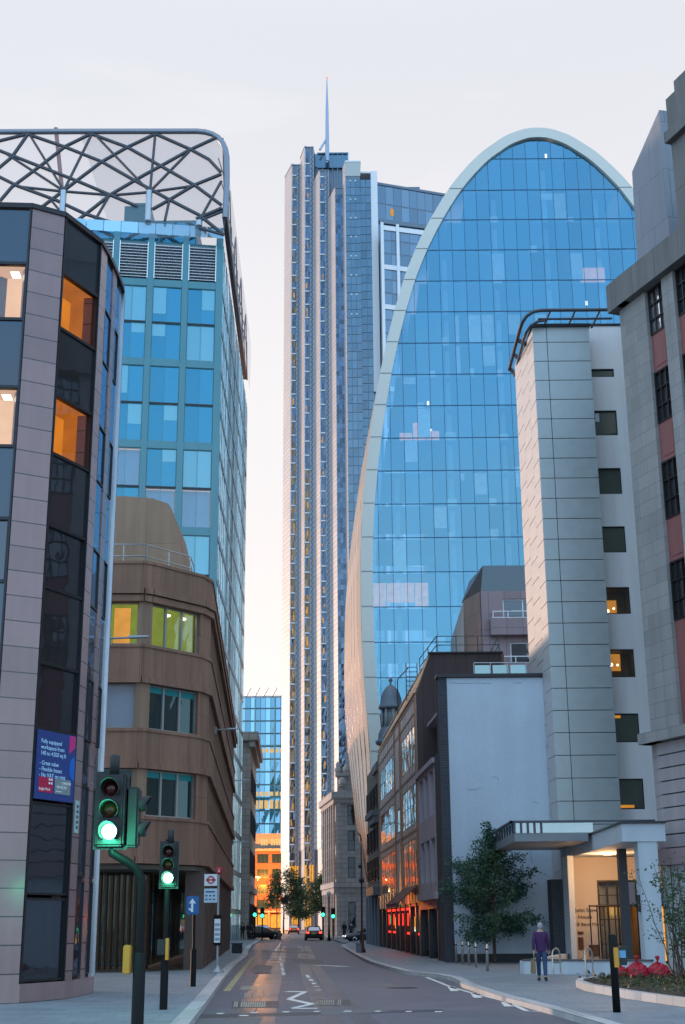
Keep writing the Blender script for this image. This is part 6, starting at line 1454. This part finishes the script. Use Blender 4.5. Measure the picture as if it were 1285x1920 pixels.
rx = D(551, 1748, 228)[0]; car(rx, 228, .05, paint('paint_red', (.35, .03, .02)), 'small red car farther up the road ahead of the dark saloon')
lx = D(492, 1755, 158)[0]; car(lx, 158, -1.25, paint('paint_black', (.02, .022, .028)), 'black car turning at the left kerb by the grey bollards', lights=False)
ox = D(505, 1748, 235)[0]; car(ox - .6, 235, -1.2, paint('paint_orange', (.30, .12, .04)), 'brownish car far off, left of the red car', lights=False)
qx = D(688, 1762, 130)[0]; car(qx, 131, 1.75, paint('paint_navy', (.03, .04, .06)), 'dark blue car pulling out on the right by the turret building')

# ------------------------------------------------------------------ people
def skin_mesh(name, chains, mat, parent, levels=2, root=0):
    """one continuous surface grown round a jointed skeleton: chains of (point, radius) that share points"""
    idx = {}; vs = []; rad = []; es = []
    for ch in chains:
        prev = None
        for p, r in ch:
            k = tuple(round(c, 4) for c in p)
            if k not in idx: idx[k] = len(vs); vs.append(p); rad.append(r)
            i = idx[k]
            if prev is not None and prev != i: es.append((prev, i))
            prev = i
    me = bpy.data.meshes.new(name); me.from_pydata(vs, es, []); o = bpy.data.objects.new(name, me); COL.objects.link(o)
    o.modifiers.new('s', 'SKIN'); sk = me.skin_vertices[0].data if me.skin_vertices else None
    if sk is None: me.skin_vertices_add() if hasattr(me, 'skin_vertices_add') else None
    sk = me.skin_vertices[0].data
    for i, r in enumerate(rad): sk[i].radius = r if isinstance(r, tuple) else (r, r); sk[i].use_root = (i == root)
    sb = o.modifiers.new('b', 'SUBSURF'); sb.levels = levels; sb.render_levels = levels
    bpy.context.view_layer.update(); dg = bpy.context.evaluated_depsgraph_get(); nm = bpy.data.meshes.new_from_object(o.evaluated_get(dg))
    bpy.data.objects.remove(o); bpy.data.meshes.remove(me)
    nm.name = name; nm.materials.clear(); nm.materials.append(mat)
    for p in nm.polygons: p.use_smooth = True
    while nm.uv_layers: nm.uv_layers.remove(nm.uv_layers[0])
    uvs(nm)
    ob = bpy.data.objects.new(name, nm); COL.objects.link(ob); ob.parent = parent
    return ob
def person(loc, rz, lb, top, legs, hair, H=1.68, stride=.20, skinc=(.42, .26, .19), arm=.06, carry=False):
    t = thing('person', lb, 'person', loc, None, rz); k = H / 1.70; S = lambda x, y, z: (x * k, y * k, z * k)
    pel, wai, che, nek, hd, tp = S(0, 0, .94), S(0, .01, 1.10), S(0, .0, 1.32), S(0, .015, 1.475), S(0, .035, 1.59), S(0, .04, 1.655)
    sk = stone('skin_%s' % lb[:9], skinc, rough=.55, var=.08, streak=0, bump=0)
    ch = [[(pel, (.14, .10)), (wai, (.13, .09)), (che, (.155, .10)), (nek, (.052, .055)), (hd, (.078, .098)), (tp, (.062, .075))]]
    jk = [[(S(0, 0, .80), (.175, .135)), (S(0, 0, .92), (.172, .13)), (wai, (.165, .12)), (che, (.185, .13)), (S(0, .01, 1.44), (.085, .08))]]
    tr = [[(S(0, 0, 1.0), (.145, .105)), (S(0, 0, .90), (.15, .115))]]
    sides = []
    for s, fy in ((-1, stride), (1, -stride)):
        hip, kn, an, toe = S(.09 * s, .0, .87), S(.098 * s, fy * .55 + .05, .49), S(.095 * s, fy - (.06 if fy < 0 else 0), .10 if fy > 0 else .13), S(.11 * s, fy + .15, .035)
        ch.append([(pel, (.14, .10)), (hip, (.09, .09)), (kn, .052), (an, .036), (toe, .030)])
        tr.append([(S(0, 0, .90), (.15, .115)), (hip, (.105, .105)), (kn, .072), (S(.095 * s, fy * .98 - (.055 if fy < 0 else 0), .13), .062)])
        sh, el, wr = S(.17 * s, -.0, 1.40), S(.225 * s, -.03 - fy * .2, 1.13), S(.235 * s, .05 - fy * .7, .88); pa = S(.232 * s, .065 - fy * .75, .81)
        ch.append([(che, (.155, .10)), (sh, .06), (el, .038), (wr, .026), (pa, (.036, .018))])
        for f in range(4):
            fx = (f - 1.5) * .021; L = (.068, .08, .074, .058)[f]; b = Vector(pa)
            ch.append([(pa, (.036, .018)), (tuple(b + Vector((0.004 * s, fx, -.038))), .010), (tuple(b + Vector((-.006 * s, fx * 1.05, -.038 - L * .55))), .009), (tuple(b + Vector((-.026 * s, fx, -.038 - L))), .007)])
        th = Vector(wr).lerp(Vector(pa), .45); ch.append([(wr, .026), (tuple(th + Vector((-.008 * s, .034, -.02))), .012), (tuple(th + Vector((-.018 * s, .052, -.055))), .009)])
        jk.append([(che, (.185, .13)), (S(.175 * s, 0, 1.395), .082), (el, .062), (tuple(Vector(el).lerp(Vector(wr), .93)), .048)])
        sides.append((an, toe, wr, pa))
    b = skin_mesh('body', ch, sk, t, 2)
    skin_mesh('jacket', jk, top, t, 2); skin_mesh('trousers', tr, legs, t, 2)
    m = MB(); hc = Vector((0, .03 * k, 1.615 * k)); m.ball(hc, .103 * k, 16, sx=.88, sy=1.04, sz=1.12); o = m.build('hair', hair, None); o.parent = t
    # keep the face clear of hair
    for v in o.data.vertices:
        if v.co.y > hc.y + .035 and v.co.z < hc.z + .05: v.co.y = hc.y + .035
        if v.co.z < hc.z - .075: v.co.z = hc.z - .075
    m = MB(); hx = Vector(hd)
    for s in (-1, 1): m.ball(hx + Vector((.078 * k * s, .0, .0)), .024 * k, 8, sx=.45, sy=.8, sz=1.3)
    m.ball(hx + Vector((0, .105 * k, -.012)), .016 * k, 8, sy=1.3, sz=1.5); m.build('ear_and_nose', sk, b) if False else None
    f2 = MB()
    for s in (-1, 1): f2.ball(hx + Vector((.032 * k * s, .092 * k, .012)), .011 * k, 8)
    f2.ball(hx + Vector((0, .09 * k, -.055)), .02 * k, 8, sz=.35); e = f2.build('face_feature', bumpm, None); e.parent = t
    n_ = MB(); [n_.ball(hx + Vector((.08 * k * s, .0, .0)), .024 * k, 8, sx=.45, sy=.8, sz=1.3) for s in (-1, 1)]; n_.ball(hx + Vector((0, .103 * k, -.015)), .016 * k, 8, sy=1.3, sz=1.5); e = n_.build('ear', sk, None); e.parent = t
    for an, toe, _, _ in sides:
        f = MB(); f.tube([Vector(an) + Vector((0, -.06, -.055)), Vector(an) + Vector((0, .02, -.04)), Vector(toe) + Vector((0, -.02, .005)), Vector(toe) + Vector((0, .05, -.002))], [.038, .052, .045, .022], 10); e = f.build('shoe', bumpm, None); e.parent = t
    t['hand'] = 0; del t['hand']
    return t, sides
cl = lambda n, c: stone(n, c, rough=.85, var=.18, sc=3, streak=0, bump=.3)
hgrey = stone('grey_hair', (.30, .30, .31), rough=.8, var=.2, sc=6, streak=0); hdark = stone('dark_hair', (.02, .017, .015), rough=.7, streak=0)
px_, py_ = 5.92, 42.6
pt, sd = person((px_, py_, .0), -.12, 'grey-haired person in a purple jacket and jeans walking away with a bag', cl('purple_jacket', (.055, .018, .078)), cl('blue_jeans', (.035, .06, .13)), hgrey, H=1.66)
hand = sd[0][3]; rz = -.12; hx_ = px_ + hand[0] * math.cos(rz) - hand[1] * math.sin(rz); hy_ = py_ + hand[0] * math.sin(rz) + hand[1] * math.cos(rz); hz_ = hand[2] - .06
BG = thing('paper_bag', 'tan paper carrier bag held in the left hand of the walker', 'bag', (hx_, hy_, hz_ - .5)); m = MB(); m.hexa([(hx_ - .11, hy_ - .15, hz_ - .52), (hx_ + .03, hy_ - .15, hz_ - .52), (hx_ + .03, hy_ + .15, hz_ - .52), (hx_ - .11, hy_ + .15, hz_ - .52), (hx_ - .08, hy_ - .16, hz_ - .13), (hx_ + .02, hy_ - .16, hz_ - .13), (hx_ + .02, hy_ + .16, hz_ - .13), (hx_ - .08, hy_ + .16, hz_ - .13)]); m.build('bag_body', cl('paper_tan', (.26, .16, .085)), BG, bevel=.02)
m = MB(); [m.tube([(hx_ + dx, hy_ - .08, hz_ - .14), (hx_, hy_ - .03, hz_ - .01), (hx_, hy_ + .03, hz_ - .01), (hx_ + dx, hy_ + .08, hz_ - .14)], .008, 6) for dx in (-.06, .01)]; m.build('handle', cl('string', (.2, .14, .09)), BG)
for (px, py, rz, c1, c2, lb, hh) in ((455, 1757, .3, (.02, .02, .025), (.02, .022, .03), 'dark-clothed pedestrian on the far left pavement, nearest the wall', 1.74), (466, 1757, 2.8, (.03, .025, .03), (.025, .03, .045), 'dark-clothed pedestrian on the far left pavement, nearer the kerb', 1.70), (473, 1756, 1.2, (.05, .03, .03), (.02, .02, .02), 'pedestrian in brownish coat on the far left pavement behind the signals', 1.62), (659, 1764, .1, (.03, .035, .06), (.02, .02, .03), 'pedestrian in navy standing by the right-hand car', 1.76), (646, 1760, 2.9, (.03, .03, .03), (.03, .03, .035), 'pedestrian in black beside the pale stone building', 1.70)):
    x, y = G(px, py, .0); y2 = min(y, 148); x = D(px, py, y2)[0]
    person((x, y2, 0.0), rz, lb, cl('coat_%d' % px, c1), cl('trousers_%d' % px, c2), hdark, H=hh, stride=.12)
m = MB(); m.prism([(-13, 141), KL[10], KL[11], (-16, 175)], -.12, 0)
# unseen block added behind the corner office to shade the stone office from sun
q = MB(); q.box(-30, -14.3, 57, 66, 14.9, 32.5); q.box(-30, -14.3, 66, 78, 14.9, 37.8); q.box(-30, -14.1, 56.8, 66.0, 32.5, 33.0); q.box(-30, -14.1, 65.8, 78.2, 37.8, 38.3); q.build('shade_block', brownst, BR)
RW = Fa((-14.3, 57.0), (-14.3, 78.0))
for i in range(9):
    for z in (17, 20.4, 23.8, 27.2, 30.6, 34.0):
        if z > 29 and i < 4: continue
        window(BR, RW, .7 + i * 2.25, 2.3 + i * 2.25, z, z + 1.9, .01, bglass, frame_lt, fw=.06, dep=.08, nx=2, name='rear_window')
